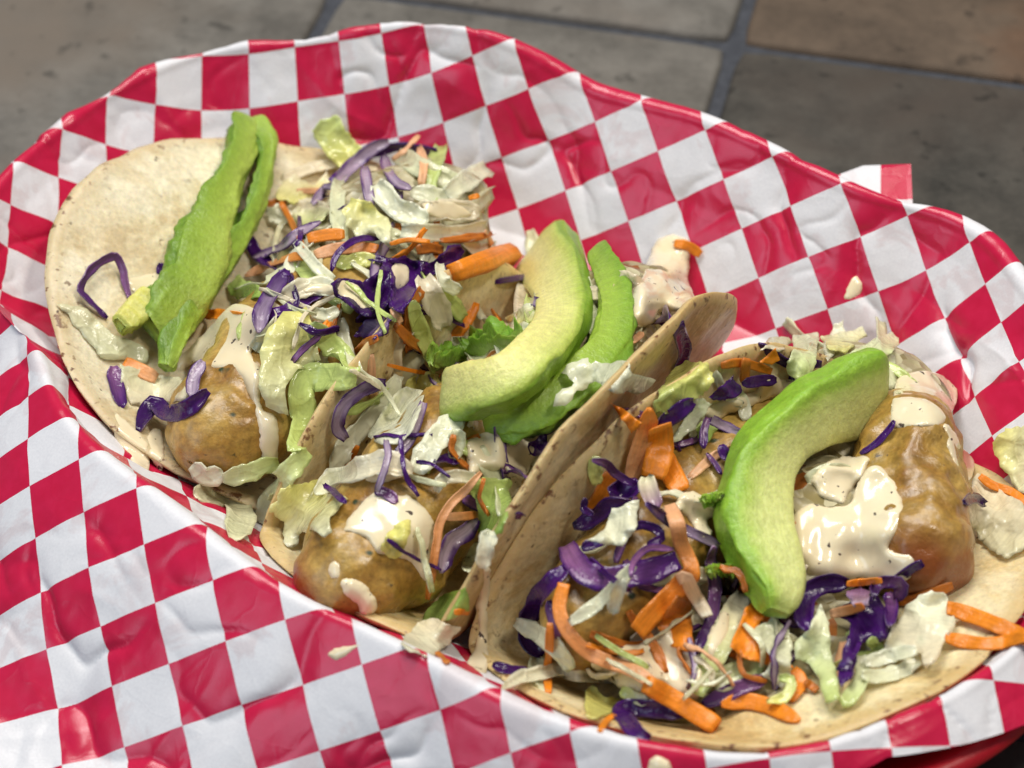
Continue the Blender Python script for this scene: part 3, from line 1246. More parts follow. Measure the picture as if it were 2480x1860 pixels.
def Lf(kind, label, win, pts, c, c1=None, **kw):
    """a leaf scrap: outline, colours"""
    e = kw.pop('edge', None)
    if kind == CAR:
        kw.setdefault('th', 0.09)
        kw.setdefault('jag', 1.5)
        kw.setdefault('wave', 0.05)
    return put(kind, label, leaf_geo(src(win, pts), PAL[c], PAL[c1] if c1 else None, PAL[e] if e else None, seed=sd(), **kw))


def sauce(label, win, pts, T=0.16, **kw):
    V, F = sauce_geo(src(win, pts), T * (0.7 if T < 0.5 else 1.0), seed=sd(), **kw)
    o = mk('sauce', V, F, 'sauce', rest=True)
    tag(o, label, 'sauce', 'cream sauce on the tacos')
    return o


def avocado(label, win, pts, widths, hts, out=1, lift=0.1, seed=0.0, tilt=0.0, torn=0.05, sm=30, skin=False, pal=None, name='avocado_slice'):
    """a slice swept along its course; out = +1 if the skin side is to the right of the course"""
    P = src(win, pts)
    f = WIN[win][2]
    n, m = 90, 44
    A = np.array([(p[0], p[1], p[2] if len(p) > 2 else 0.0) for p in P], float)
    C = cat(A, n)
    D, R = [], []
    for x, y, l in C:
        d, nn, rd = cast(x, y)
        D.append(d)
        R.append(rd)
    R = np.array(R)
    raw = np.array(D)
    t = np.linspace(0, 1, n)
    # a slice is stiff: keep it nearly straight in depth
    fit = np.polyfit(t, raw, 2)
    Ds = np.polyval(fit, t)
    Ds = Ds - max(0, np.percentile(Ds - raw, 75)) * 0.7 - lift - C[:, 2]
    X = CAM + R * Ds[:, None]
    T = np.gradient(X, axis=0)
    T /= np.linalg.norm(T, axis=1, keepdims=True)
    wd = np.interp(t, np.linspace(0, 1, len(widths)), widths) / f / 2 * Ds / FPX
    wd = smooth1(wd, 6)
    ht = smooth1(np.interp(t, np.linspace(0, 1, len(hts)), hts), 6)
    V, col, uv = [], [], []
    pal = pal or [(-1.0, (0.74, 0.68, 0.20)), (-0.5, (0.78, 0.74, 0.27)), (0.25, (0.68, 0.70, 0.23)), (0.55, (0.50, 0.60, 0.12)), (0.80, (0.24, 0.40, 0.03)), (1.0, (0.13, 0.27, 0.015))]
    kx = [k[0] for k in pal]
    kc = np.array([k[1] for k in pal])
    for i in range(n):
        N0 = -R[i]
        N0 = N0 - T[i] * (N0 @ T[i])
        N0 /= np.linalg.norm(N0)
        Bo = np.cross(T[i], N0) * out
        ti = math.radians(tilt)
        Bx = Bo * math.cos(ti) + N0 * math.sin(ti)
        Nx = N0 * math.cos(ti) - Bo * math.sin(ti)
        e = min(t[i], 1 - t[i])
        cap = math.sqrt(max(1 - (1 - min((e + 0.004) / 0.045, 1)) ** 2, 0.02))
        for k in range(m):
            a = 2 * PI * k / m
            ca, sa = math.cos(a), math.sin(a)
            u = math.copysign(abs(ca) ** 0.42, ca)
            v = math.copysign(abs(sa) ** 0.42, sa)
            hh = ht[i] * (0.80 + 0.20 * u)
            x = u * wd[i] * (0.45 + 0.55 * cap)
            z = v * hh * (0.25 + 0.75 * cap)
            rgh = torn * (1.3 * nz(i * 0.10 + seed, ca * 1.5, sa * 1.5) + 0.5 * nz(i * 0.3 + seed, ca * 3, sa * 3)) * (0.6 + 1.5 * sstep(0.5, 1, u) + 0.6 * sstep(0.3, 1, -v))
            x += (rgh * 1.3 + torn * 0.35 * nz(i * 0.9 + seed, ca * 6, sa * 6)) * u
            z += rgh * 0.4 + 0.04 * nz(i * 0.08 + seed, u * 1.5, 6)
            V.append(X[i] + Bx * x + Nx * z)
            uv.append((t[i] * 6.0, u * 1.2 + 0.4 * v + seed))
            uu = u * 0.8 + 0.10 * nz(i * 0.10, u * 2.0, seed) + 0.10 * nz(i * 0.35, u * 5.0, seed)
            if v < 0.80:                 # rounded skin side and underside
                uu = max(uu, 0.86 + 0.14 * nz(i * 0.3, k * 0.3, seed)) if u > 0 else uu
            c = np.array([np.interp(uu, kx, kc[:, q]) for q in range(3)])
            if skin and u > 0.82 and v < 0.55:
                c = np.array((0.02, 0.032, 0.006)) * 0.7 + c * 0.15
            ends = 1 - min(e / 0.05, 1)
            c = c * (1 - 0.5 * ends) + np.array((0.34, 0.48, 0.07)) * 0.5 * ends
            col.append(c)
    F = grid_faces(n, m, False, True)
    q = len(V)
    V.append(np.mean(V[:m], axis=0))
    V.append(np.mean(V[q - m:q], axis=0))
    col += [col[0], col[q - 1]]
    uv += [uv[0], uv[q - 1]]
    for k in range(m):
        F.append((q, (k + 1) % m, k))
        F.append((q + 1, q - m + k, q - m + (k + 1) % m))
    if out > 0:
        F = [tuple(reversed(f_)) for f_ in F]
    return V, F, np.array(col), uv


def av_put(label, *g):
    V, F, c, u = [], [], [], []
    for (v, f, cc, uu) in g:
        u += list(uu)
        k = len(V)
        V += list(v)
        F += [tuple(i + k for i in q) for q in f]
        c += list(cc)
    o = mk('avocado_slice', V, F, 'avocado', col=np.array(c), uv=np.array(u), rest=True)
    tag(o, label, 'avocado', 'avocado slices on the tacos')
    return o


def filling(label, region, n, seed, wts=(0.62, 0.2, 0.18), fine=False):
    """the mass of small shreds nobody could count, as one object per taco"""
    rng = random.Random(seed)
    P = np.array(region, float)
    V, F, col, uv, mi = [], [], [], [], []
    lo, hi = P.min(0), P.max(0)
    done = 0
    pend = []
    while done < n:
        x, y = rng.uniform(lo[0], hi[0]), rng.uniform(lo[1], hi[1])
        if not inside(P, x, y):
            continue
        r = rng.random()
        k = 0 if r < wts[0] else (1 if r < wts[0] + wts[1] else 2)
        an = rng.uniform(0, PI)
        ln = rng.uniform(35, 85 if fine else 95)
        bx, by = rng.uniform(-22, 22), rng.uniform(-22, 22)
        pts = [(x - math.cos(an) * ln, y - math.sin(an) * ln), (x + bx, y + by, rng.uniform(0, 0.15)), (x + math.cos(an) * ln, y + math.sin(an) * ln)]
        c = PAL[rng.choice([['W', 'w', 'T', 'L', 'C', 'w'], ['P', 'p', 'V', 'v'], ['O', 'o', 'K', 'o']][k])]
        e = PAL['P'] if (k == 1) else None
        g = strip_geo(pts, rng.uniform(8, 18) if fine else (rng.uniform(20, 52) if k == 0 else rng.uniform(14, 34)), c, edge=e, th=0.06, lift=rng.uniform(0.0, 0.22), roll=rng.uniform(-40, 40), cup=0.3, seed=rng.uniform(0, 90), twist=rng.uniform(-60, 60), m=5)
        pend.append(g)
        if len(pend) >= 12:
            for q in pend:
                add_support(q[0], q[1])
            pend = []
        b = len(V)
        V += list(g[0])
        F += [tuple(i + b for i in f) for f in g[1]]
        mi += [k] * len(g[1])
        col += list(g[2])
        uv += list(g[3])
        done += 1
    o = mk('slaw_filling', V, F, 'lettuce', col=np.array(col), uv=np.array(uv))
    o.data.materials.append(MAT['cabbage'])
    o.data.materials.append(MAT['carrot'])
    o.data.polygons.foreach_set('material_index', mi)
    tag(o, label, 'slaw', kind='stuff')
    return o

# ------------------------------------------------------------------ what fills the tacos
def heap(label, c, ax, L, W, H, seed):
    o = lumpy('slaw_heap', label, c, ax, L, W, H, 'slawcore', 'slaw', seed, lump=0.16, n=(60, 40), power=2.2, kind='stuff')
    return o


def slawcore():
    m, nt, b = mat('slaw_core')
    co = texco(nt)
    v = voro(nt, co, 240)
    c = ramp(nt, v.outputs['Color'], [(0.1, (0.42, 0.36, 0.2)), (0.45, (0.55, 0.5, 0.32)), (0.7, (0.25, 0.2, 0.08)), (0.85, (0.30, 0.10, 0.02)), (0.95, (0.06, 0.012, 0.1))], 'CONSTANT').outputs[0]
    nt.links.new(c, b.inputs['Base Color'])
    b.inputs['Roughness'].default_value = 0.4
    nt.links.new(bump(nt, v.outputs['Distance'], 1.0, 0.003), b.inputs['Normal'])
    MAT['slawcore'] = m


slawcore()
heap('pale chopped slaw deep inside the left taco, behind its fish', (-5.9, 3.2, 2.6), 90, 3.6, 2.3, 1.7, 3.3)
heap('chopped slaw deep inside the middle taco under the avocado', (0.9, 1.6, 2.6), 88, 4.4, 1.9, 2.0, 6.1)
heap('chopped slaw packed at the far end of the right taco', (7.3, 3.4, 2.4), 60, 3.2, 2.4, 1.4, 9.9)
heap('chopped slaw lying on the flat side of the right taco', (9.6, -4.0, 2.2), 40, 3.8, 2.0, 0.7, 12.0)
heap('pale slaw lump under the sauce inside the curve of the large avocado', (8.7, -0.3, 2.5), 80, 2.6, 1.7, 1.5, 15.0)
filling('small mixed slaw shreds scattered through the left taco', [(640, 430), (960, 360), (1170, 480), (1170, 590), (1000, 700), (900, 820), (800, 900), (660, 860), (560, 760), (640, 620)], 42, 5)
filling('small mixed slaw shreds scattered through the middle taco', [(780, 1010), (960, 780), (1150, 680), (1300, 640), (1560, 640), (1640, 700), (1440, 840), (1260, 1060), (1180, 1260), (1080, 1480), (980, 1540), (1040, 1250), (900, 1120)], 42, 7)
filling('small mixed slaw shreds scattered through the right taco', [(1420, 1330), (1560, 1060), (1720, 830), (1860, 800), (2150, 800), (2180, 880), (2000, 1050), (2060, 1300), (2240, 1420), (2320, 1520), (2100, 1640), (1800, 1650), (1500, 1660), (1380, 1580)], 55, 9)

# ------------------------------------------------------------------ left taco
Lf(LET, 'translucent pale lettuce slab on the left tortilla below the avocado tip', 4, [(300, 390), (420, 400), (600, 530), (780, 640), (790, 700), (560, 690), (450, 560)], 'T', 'w', lift=0.1)
sauce('small cream smear on the left tortilla beside the yellow avocado end', 4, [(680, 270), (760, 240), (880, 230), (860, 310), (720, 340)], 0.12)
S(CAB, 'purple cabbage arch standing on the pale left tortilla', 4, [(570, 470), (500, 400), (430, 320), (470, 220), (560, 150), (625, 135), (660, 210), (680, 300), (705, 370)], 46, 'P', 'v', arch=0.35, roll=35)
Lf(CAB, 'small square purple chip left of the upright avocado slice', 4, [(850, 170), (925, 180), (920, 240), (845, 225)], 'P')
S(CAB, 'short purple cabbage piece at the near edge of the left tortilla', 4, [(605, 725), (620, 830), (650, 950)], 85, 'v', 'P', edge='P')
Lf(LET, 'pale lettuce scrap in the near left fold of the left taco', 4, [(640, 700), (800, 760), (960, 780), (1010, 880), (860, 940), (700, 930), (650, 820)], 'w', 'C', lift=0.15)
S(CAR, 'short carrot shred at the near left edge of the left taco', 4, [(665, 700), (740, 740), (840, 790)], 85, 'O', 'K')
Lf(LET, 'olive green lettuce scrap right of the upright avocado slice', 4, [(1215, 290), (1280, 240), (1390, 290), (1400, 350), (1270, 370), (1225, 340)], 'L', 'G', lift=0.25)
Lf(LET, 'yellow green lettuce scrap standing highest above the left taco slaw', 10, [(530, 150), (600, 90), (700, 60), (800, 180), (890, 290), (800, 390), (720, 410), (640, 340), (600, 270)], 'L', 'Y', lift=0.3, curl=0.1)
Lf(LET, 'cream coloured lettuce scrap at the back of the left taco', 10, [(310, 610), (350, 480), (430, 450), (560, 520), (640, 420), (660, 520), (560, 590), (420, 660)], 'C', 'Y', lift=0.35)
S(CAR, 'pinkish carrot shred at the back of the left taco', 10, [(440, 560), (560, 560), (650, 555)], 45, 'K')
Lf(LET, 'small white lettuce disc just right of the upright avocado slice', 10, [(220, 690), (300, 650), (390, 690), (340, 790), (240, 770)], 'W', lift=0.3)
Lf(LET, 'flat pale lettuce piece between white disc and cabbage in the left taco', 10, [(380, 740), (470, 680), (600, 650), (690, 700), (600, 770), (450, 810)], 'C', 'L', lift=0.3)
S(CAR, 'broad short carrot shred in the middle of the left slaw', 10, [(510, 880), (640, 855), (760, 850)], 92, 'O', lift=0.25)
S(CAR, 'dull sauced carrot shred below the broad carrot in the left slaw', 10, [(560, 990), (700, 950), (860, 940), (980, 950)], 95, 'K', 'o', lift=0.2)
S(CAR, 'long pointed carrot shred beside the upright avocado slice', 10, [(90, 1130), (250, 1060), (420, 1000), (520, 1010)], 70, 'K', 'O', lift=0.3, tap=0.8)
S(CAB, 'long white cabbage strip with purple edges beside the upright avocado', 10, [(140, 1010), (320, 950), (450, 850), (600, 770)], 75, 'V', lift=0.35, tap=0.8)
S(LET, 'white lettuce shred on the far right of the left slaw', 10, [(1200, 570), (1350, 600), (1500, 610)], 130, 'W', lift=0.35)
S(LET, 'white lettuce tip reaching up against the checked paper', 10, [(1440, 590), (1560, 500), (1715, 410)], 140, 'W', lift=0.35, tap=0.2)
S(LET, 'cream coated lettuce at the right end of the left slaw', 10, [(1240, 700), (1420, 690), (1660, 700)], 150, 'C', lift=0.4)
S(LET, 'white lettuce rib curving down from the top of the left slaw', 10, [(970, 520), (1070, 640), (1190, 720), (1320, 770)], 150, 'W', lift=0.5, cup=0.5)
S(LET, 'thick white lettuce rib lying level at the right of the left slaw', 10, [(1140, 830), (1350, 840), (1540, 845), (1700, 800)], 115, 'W', 'C', lift=0.5, cup=0.5, tap=0.2)
S(LET, 'white lettuce shred beneath the level rib in the left slaw', 10, [(1540, 900), (1640, 950), (1770, 930)], 95, 'W', lift=0.2)
S(CAR, 'tiny carrot end poking out at the right of the left slaw', 10, [(1700, 830), (1725, 870), (1745, 920)], 45, 'K', lift=0.4)
S(CAR, 'tiny carrot bit high on the right of the left slaw', 10, [(1590, 610), (1660, 590)], 40, 'O', lift=0.55)
S(CAB, 'upper white cabbage strip with purple edges on top of the left slaw', 10, [(550, 655), (620, 580), (720, 490), (860, 350), (960, 270), (1055, 230)], 95, 'V', lift=0.55, cup=0.5)
S(CAB, 'short white cabbage strip hanging from the top of the left slaw', 10, [(900, 400), (905, 520), (940, 665)], 75, 'V', lift=0.6)
S(CAB, 'curved mauve cabbage strip right of the top of the left slaw', 10, [(1020, 330), (1050, 430), (1110, 510), (1205, 550)], 75, 'V', lift=0.55)
S(CAR, 'thin carrot shred sticking up at the very top of the left slaw', 10, [(1080, 350), (1170, 280), (1255, 190)], 42, 'K', 'K', lift=0.6)
Lf(LET, 'pale yellow lettuce curl in the middle of the left slaw', 10, [(750, 700), (800, 610), (900, 620), (1000, 690), (1080, 800), (1070, 910), (950, 850), (840, 860), (760, 800)], 'Y', 'W', lift=0.45, wave=0.2)
S(CAR, 'thin level carrot shred below the white lettuce rib in the left slaw', 10, [(1065, 915), (1180, 888), (1330, 900)], 38, 'O', lift=0.4)
S(CAR, 'dark orange carrot shred half hidden beneath the left slaw', 10, [(1240, 960), (1330, 940), (1420, 960)], 80, 'o', lift=0.1)
S(LET, 'short yellow green lettuce shred under the thin cabbage arch', 10, [(700, 1060), (820, 1030), (965, 1020)], 105, 'L', 'Y', lift=0.2)
S(CAB, 'thin purple cabbage arch in the middle of the left slaw', 10, [(668, 1105), (700, 1000), (780, 920), (880, 880), (985, 885)], 45, 'P', 'P', lift=0.35, arch=0.25)
S(LET, 'white forked lettuce shred above the purple leaf of the left taco', 10, [(430, 900), (500, 980), (580, 1080), (690, 1150)], 75, 'W', lift=0.4)
S(LET, 'sauced white lettuce left of the big purple leaf', 10, [(350, 1280), (460, 1220), (600, 1190), (720, 1240)], 135, 'C', 'W', lift=0.3)
S(LET, 'small white lettuce tongue below the big purple leaf', 10, [(540, 1370), (640, 1395), (715, 1350)], 85, 'W', lift=0.25)
S(CAB, 'pointed purple and white leaf above the pale lettuce of the left taco', 4, [(1385, 545), (1410, 420), (1480, 310), (1540, 210)], 95, 'V', 'P', edge='P', lift=0.5, tap=0.7)
Lf(LET, 'veined translucent lettuce leaf on the near end of the left fish', 4, [(1400, 620), (1440, 520), (1520, 440), (1640, 400), (1690, 520), (1720, 690), (1600, 740), (1530, 830), (1545, 990), (1420, 940), (1385, 800)], 'Y', 'w', lift=0.25, wave=0.22)
Lf(CAB, 'lower purple cabbage flap hanging toward the middle taco', 10, [(825, 1535), (900, 1430), (1020, 1395), (1090, 1420), (1040, 1520), (960, 1560)], 'V', 'P', lift=0.35, edge='P')
Lf(CAB, 'left lobe of the big dark purple cabbage leaf', 10, [(660, 1180), (720, 1140), (800, 1140), (880, 1170), (960, 1130), (1040, 1010), (1075, 1080), (1090, 1180), (1060, 1290), (1030, 1385), (900, 1405), (850, 1380), (760, 1310), (690, 1250)], 'P', 'p', lift=0.5, wave=0.35, curl=0.15, jag=3)
Lf(CAB, 'middle lobe of the big dark purple cabbage leaf', 10, [(1050, 1030), (1160, 1000), (1270, 1040), (1290, 1130), (1240, 1230), (1150, 1390), (1060, 1340), (1070, 1150)], 'P', lift=0.55, wave=0.3, curl=0.2, jag=3)
Lf(CAB, 'right lobe of the purple cabbage leaf touching the carrot stick', 10, [(1270, 1060), (1380, 1010), (1450, 930), (1540, 915), (1565, 970), (1500, 1060), (1400, 1120), (1290, 1130)], 'P', 'P', lift=0.5, wave=0.2, curl=0.15, jag=3)
sauce('cream sauce drop on the middle lobe of the purple leaf', 10, [(1065, 1120), (1090, 1060), (1150, 1050), (1190, 1090), (1180, 1180), (1120, 1225), (1080, 1190)], 0.14)
sauce('long cream sauce patch on the left lobe of the purple leaf', 10, [(690, 1220), (740, 1165), (830, 1180), (900, 1250), (950, 1330), (890, 1360), (800, 1310), (720, 1265)], 0.12)
S(CAR, 'tiny carrot bit under the dark purple leaf', 10, [(1075, 1350), (1105, 1395), (1140, 1440)], 50, 'K', lift=0.4)
S(CAR, 'carrot shred at the foot of the middle taco wall on the left taco side', 10, [(830, 1650), (900, 1580), (985, 1540)], 65, 'o', lift=0.1)
S(LET, 'light green lettuce strip folded down at the right of the left taco', 4, [(1660, 500), (1750, 590), (1830, 680), (1905, 770)], 125, 'L', lift=0.4)
S(LET, 'broad pale green lettuce ribbon bent at the right of the left fish', 4, [(1910, 790), (1770, 785), (1650, 790), (1610, 880), (1625, 1000), (1580, 1180)], 155, 'L', 'L', lift=0.4, rag=0.06, cup=0.1)
sauce('main cream sauce pour running down the left fish', 4, [(1080, 560), (1180, 450), (1260, 390), (1390, 430), (1390, 560), (1350, 650), (1400, 760), (1400, 850), (1410, 960), (1480, 1000), (1490, 1220), (1440, 1270), (1390, 1210), (1370, 1000), (1320, 850), (1230, 740), (1130, 760), (1060, 700), (960, 770), (940, 700), (1020, 620)], 0.18, it=16)
S(CAB, 'pinkish cabbage strip leading from the sauce to the dark twist', 4, [(1030, 890), (1045, 780), (1095, 700)], 75, 'V', lift=0.2)
S(CAB, 'dark twisted purple cabbage at the top of the left fish', 4, [(750, 1075), (820, 930), (900, 980), (1000, 950), (1110, 850)], 95, 'p', 'P', lift=0.2, twist=90)
sauce('cream sauce trickle at the left side of the left fish', 4, [(780, 1110), (850, 1060), (880, 1140), (870, 1290), (820, 1240)], 0.12)
S(LET, 'white lettuce chunk in front of the left fish', 4, [(1030, 1250), (1110, 1310), (1195, 1290)], 115, 'W', lift=0.15)
S(LET, 'translucent lettuce strip in front of the left fish end', 4, [(1190, 1320), (1330, 1290), (1490, 1230)], 105, 'w', 'L', lift=0.15)
S(LET, 'large translucent lettuce shred at the near mouth of the left taco', 4, [(1040, 1420), (1180, 1430), (1280, 1500), (1250, 1660)], 160, 'T', 'w', lift=0.2)
S(LET, 'pale green lettuce strip running down toward the paper from the left taco', 4, [(1650, 1180), (1510, 1330), (1390, 1560)], 115, 'L', 'W', lift=0.2)

# ------------------------------------------------------------------ middle taco
Lf(LET, 'pale lettuce scrap inside the far end of the middle taco', 5, [(1075, 470), (1140, 410), (1210, 390), (1225, 490), (1140, 505)], 'W', 'Y', lift=0.2)
S(LET, 'translucent white strip under the curve of the middle avocado', 5, [(1000, 500), (1100, 540), (1210, 560)], 130, 'T', 'w', lift=0.1)
S(CAR, 'thick square carrot stick between the left slaw and the avocado', 10, [(1490, 1105), (1680, 1040), (1880, 985)], 150, 'O', lift=0.3, th=0.55, tap=0.06, cup=0.0, rag=0.02, ruf=0.0)
S(LET, 'white lettuce shred left of the thick carrot stick end', 10, [(1395, 1050), (1420, 1170), (1530, 1230)], 100, 'W', lift=0.3)
S(LET, 'sauce coated lettuce bundle standing by the middle tortilla edge', 10, [(1290, 1150), (1350, 1300), (1420, 1470)], 165, 'C', 'C', lift=0.4, cup=0.5)
S(LET, 'upright yellow green lettuce strip on the middle tortilla edge', 5, [(570, 370), (600, 500), (650, 620), (700, 720)], 95, 'L', 'Y', lift=0.4, tap=0.7)
S(LET, 'short white lettuce rib above the mashed avocado bit', 5, [(780, 575), (850, 600), (970, 605)], 75, 'W', lift=0.35)
S(CAR, 'hair thin carrot shred left of the middle avocado slice', 5, [(440, 715), (560, 745), (720, 772)], 24, 'O', lift=0.4)
S(LET, 'yellow lettuce end tucked beneath the left end of the middle avocado', 5, [(540, 850), (620, 810), (710, 790)], 95, 'Y', lift=0.35)
S(LET, 'long white lettuce shred along the left inside of the middle taco', 5, [(490, 770), (440, 880), (330, 1010), (240, 1110), (170, 1220), (145, 1340)], 115, 'W', lift=0.3)
S(CAB, 'purple rimmed cabbage crescent hooked on the middle tortilla edge', 5, [(215, 1115), (165, 1050), (185, 960), (250, 880), (340, 830), (425, 810)], 80, 'V', 'P', lift=0.45, tap=0.5)
Lf(LET, 'smooth rounded white lettuce rib at the left of the middle taco', 5, [(330, 1100), (400, 980), (470, 870), (540, 830), (640, 860), (620, 960), (570, 1080), (500, 1140), (410, 1145)], 'W', lift=0.4, wave=0.12, jag=2)
S(LET, 'translucent white lettuce strip hanging below the middle avocado', 5, [(830, 1000), (760, 1060), (680, 1140), (630, 1230), (600, 1300)], 135, 'W', lift=0.35)
S(LET, 'short white shred beside the hanging strip in the middle taco', 5, [(810, 1060), (815, 1130), (790, 1220)], 85, 'w', lift=0.25)
S(CAB, 'dark cabbage bit under the hanging white strip', 5, [(690, 1240), (760, 1220), (825, 1235)], 55, 'p', 'P', lift=0.2)
S(CAR, 'short carrot sliver on the left of the middle fish', 5, [(280, 1150), (240, 1230), (200, 1312)], 38, 'O', lift=0.3)
Lf(LET, 'frilly pale lettuce fan at the near left mouth of the middle taco', 4, [(1440, 1480), (1560, 1350), (1690, 1340), (1740, 1400), (1860, 1430), (1780, 1560), (1740, 1640), (1620, 1610), (1560, 1700), (1510, 1660), (1520, 1560)], 'Y', 'W', lift=0.3, wave=0.2, jag=9)
S(LET, 'big curved white lettuce strip with glossy sauce across the middle fish', 5, [(575, 1290), (440, 1255), (330, 1270), (180, 1330), (50, 1410)], 140, 'C', 'W', lift=0.45, cup=0.4, tap=0.7)
S(CAB, 'straight thin purple shred lying on the curved white lettuce', 5, [(100, 1360), (160, 1410), (218, 1458)], 40, 'P', lift=0.5)
Lf(CAB, 'dark purple fold against the inner right wall of the middle taco', 5, [(1190, 1130), (1280, 1085), (1295, 1160), (1240, 1225), (1195, 1195)], 'p', 'P', lift=0.3, curl=0.1)
S(CAB, 'dark purple strip wedged along the right wall of the middle taco', 5, [(1285, 1090), (1360, 1010), (1425, 930)], 42, 'p', 'P', lift=0.1)
sauce('pale sauce sheet at the inner right wall of the middle taco', 5, [(1070, 1130), (1180, 1120), (1235, 1180), (1200, 1270), (1130, 1400), (1080, 1400)], 0.14)
S(LET, 'curved white lettuce strand left of the orange curl', 8, [(700, 180), (740, 110), (860, 100), (940, 130)], 70, 'C', 'W', lift=0.3, arch=0.2)
Lf(LET, 'translucent green lettuce leaf at the right of the middle taco', 8, [(875, 130), (960, 90), (1105, 120), (1100, 220), (1090, 300), (1050, 390), (985, 420), (930, 440), (920, 300)], 'L', 'G', lift=0.4, wave=0.12)
S(LET, 'white lettuce end below the translucent green leaf', 8, [(1000, 390), (965, 480), (945, 590)], 100, 'W', 'C', lift=0.3, tap=0.7)
S(LET, 'dull translucent strip behind the purple crescent of the middle taco', 8, [(880, 460), (900, 540), (880, 610)], 105, 'w', lift=0.1)
sauce('thick cream sauce cap just below the middle avocado', 5, [(870, 1125), (960, 1080), (1040, 1105), (1070, 1180), (1060, 1270), (960, 1300), (880, 1295), (862, 1200)], 0.25)
S(CAR, 'sauced carrot shred crossing behind the orange curl', 8, [(750, 315), (840, 310), (910, 305)], 52, 'K', 'o', lift=0.3)
sauce('speckled cream sauce spread over the top of the middle fish', 8, [(200, 390), (240, 310), (310, 230), (380, 170), (480, 200), (560, 200), (640, 270), (690, 340), (690, 420), (700, 560), (655, 660), (590, 600), (540, 540), (420, 520), (370, 510), (330, 440), (250, 410)], 0.2, it=14)
S(CAB, 'purple cabbage bit half sunk in the sauce of the middle fish', 8, [(370, 180), (430, 190), (490, 240)], 60, 'p', 'v', lift=0.02)
Lf(LET, 'small yellow lettuce curl in the sauce of the middle fish', 8, [(400, 490), (430, 400), (470, 350), (560, 330), (550, 440), (520, 520), (450, 530)], 'Y', 'Y', lift=0.2, wave=0.3)
S(CAR, 'long orange carrot curl down the right side of the middle fish', 8, [(935, 75), (860, 165), (780, 240), (720, 340), (700, 440), (675, 600), (650, 755)], 55, 'K', 'o', lift=0.4, cup=0.4, tap=0.6)
S(CAB, 'purple edged cabbage crescent right of the middle fish', 8, [(720, 615), (740, 520), (780, 440), (850, 390), (920, 325)], 100, 'V', 'V', lift=0.35, tap=0.8)
sauce('round cream sauce blob on the near end of the middle fish', 8, [(190, 655), (260, 640), (340, 690), (380, 770), (360, 830), (300, 840), (270, 780), (205, 725)], 0.22)
sauce('small cream sauce dab beside the round blob on the middle fish', 8, [(120, 595), (155, 550), (190, 570), (185, 640), (140, 640)], 0.12)
Lf(LET, 'bright green lettuce scrap at the near mouth of the middle taco', 8, [(600, 890), (660, 810), (740, 720), (860, 690), (870, 810), (740, 875), (640, 890), (520, 975)], 'G', 'L', lift=0.2)
Lf(LET, 'cream white lettuce chunk on the paper lip by the middle taco', 8, [(505, 995), (600, 880), (680, 860), (770, 880), (825, 900), (780, 990), (680, 1060), (560, 1040)], 'C', 'W', lift=0.3)
S(CAR, 'tiny carrot stub on the lower edge of the right tortilla wall', 8, [(795, 825), (840, 822), (875, 828)], 38, 'O', lift=0.15)
S(CAR, 'tiny carrot end on the paper lip between two tacos', 8, [(700, 1040), (730, 1070), (765, 1100)], 45, 'o', lift=0.1)

# far mound behind the right wall of the middle taco
Lf(LET, 'pinkish sauced slaw clump behind the right avocado slice', 5, [(1640, 330), (1680, 200), (1780, 230), (1830, 300), (1840, 470), (1740, 520), (1680, 430)], 'C', 'K', lift=0.5, wave=0.3, up=0.0)
sauce('tall pinkish sauce lump rising at the far end of the middle taco', 5, [(1750, 500), (1740, 340), (1800, 240), (1850, 110), (1890, 35), (1970, 20), (2050, 45), (2065, 120), (2050, 260), (2090, 380), (2040, 430), (1900, 440), (1850, 500)], 0.8, rnd=0.75, it=40)
S(CAR, 'carrot end on top of the tall sauce lump', 5, [(1975, 65), (2050, 80), (2118, 125)], 60, 'O', lift=0.1)
S(LET, 'small white shred above the second avocado slice', 5, [(1440, 90), (1465, 140), (1470, 220)], 60, 'W', 'C', lift=0.3)

# ------------------------------------------------------------------ avocado of the left and the middle taco
av_put('upright ragged green avocado slice leaning on the left taco',
       avocado('', 1, [(1350, 670), (1285, 840), (1195, 1030), (1115, 1230), (1060, 1410), (985, 1570), (880, 1690), (800, 1750)], (230, 150, 170, 220, 290, 320, 320, 260), (0.5, 0.6, 0.7, 0.75, 0.7, 0.55), out=1, lift=0.75, seed=3.0, torn=0.10,
               pal=[(-1, (0.42, 0.52, 0.09)), (-0.3, (0.36, 0.48, 0.07)), (0.3, (0.27, 0.40, 0.04)), (1, (0.13, 0.25, 0.02))]),
       avocado('', 1, [(1350, 660), (1425, 760), (1415, 900), (1390, 1030), (1330, 1180), (1240, 1340), (1130, 1500), (1020, 1690), (950, 1830), (900, 1975)], (150, 100, 95, 95, 110, 130, 130, 120, 100, 60), (0.4, 0.45, 0.5, 0.5, 0.45, 0.3), out=1, lift=0.85, seed=8.0, torn=0.09,
               pal=[(-1, (0.34, 0.47, 0.06)), (0.2, (0.23, 0.37, 0.035)), (1, (0.11, 0.22, 0.015))]),
       avocado('', 4, [(800, 340), (720, 440), (640, 500)], (120, 160, 110), (0.35, 0.4, 0.3), out=-1, lift=0.75, seed=5.0, torn=0.02,
               pal=[(-1, (0.66, 0.62, 0.16)), (0.4, (0.62, 0.62, 0.15)), (1, (0.40, 0.50, 0.07))]))
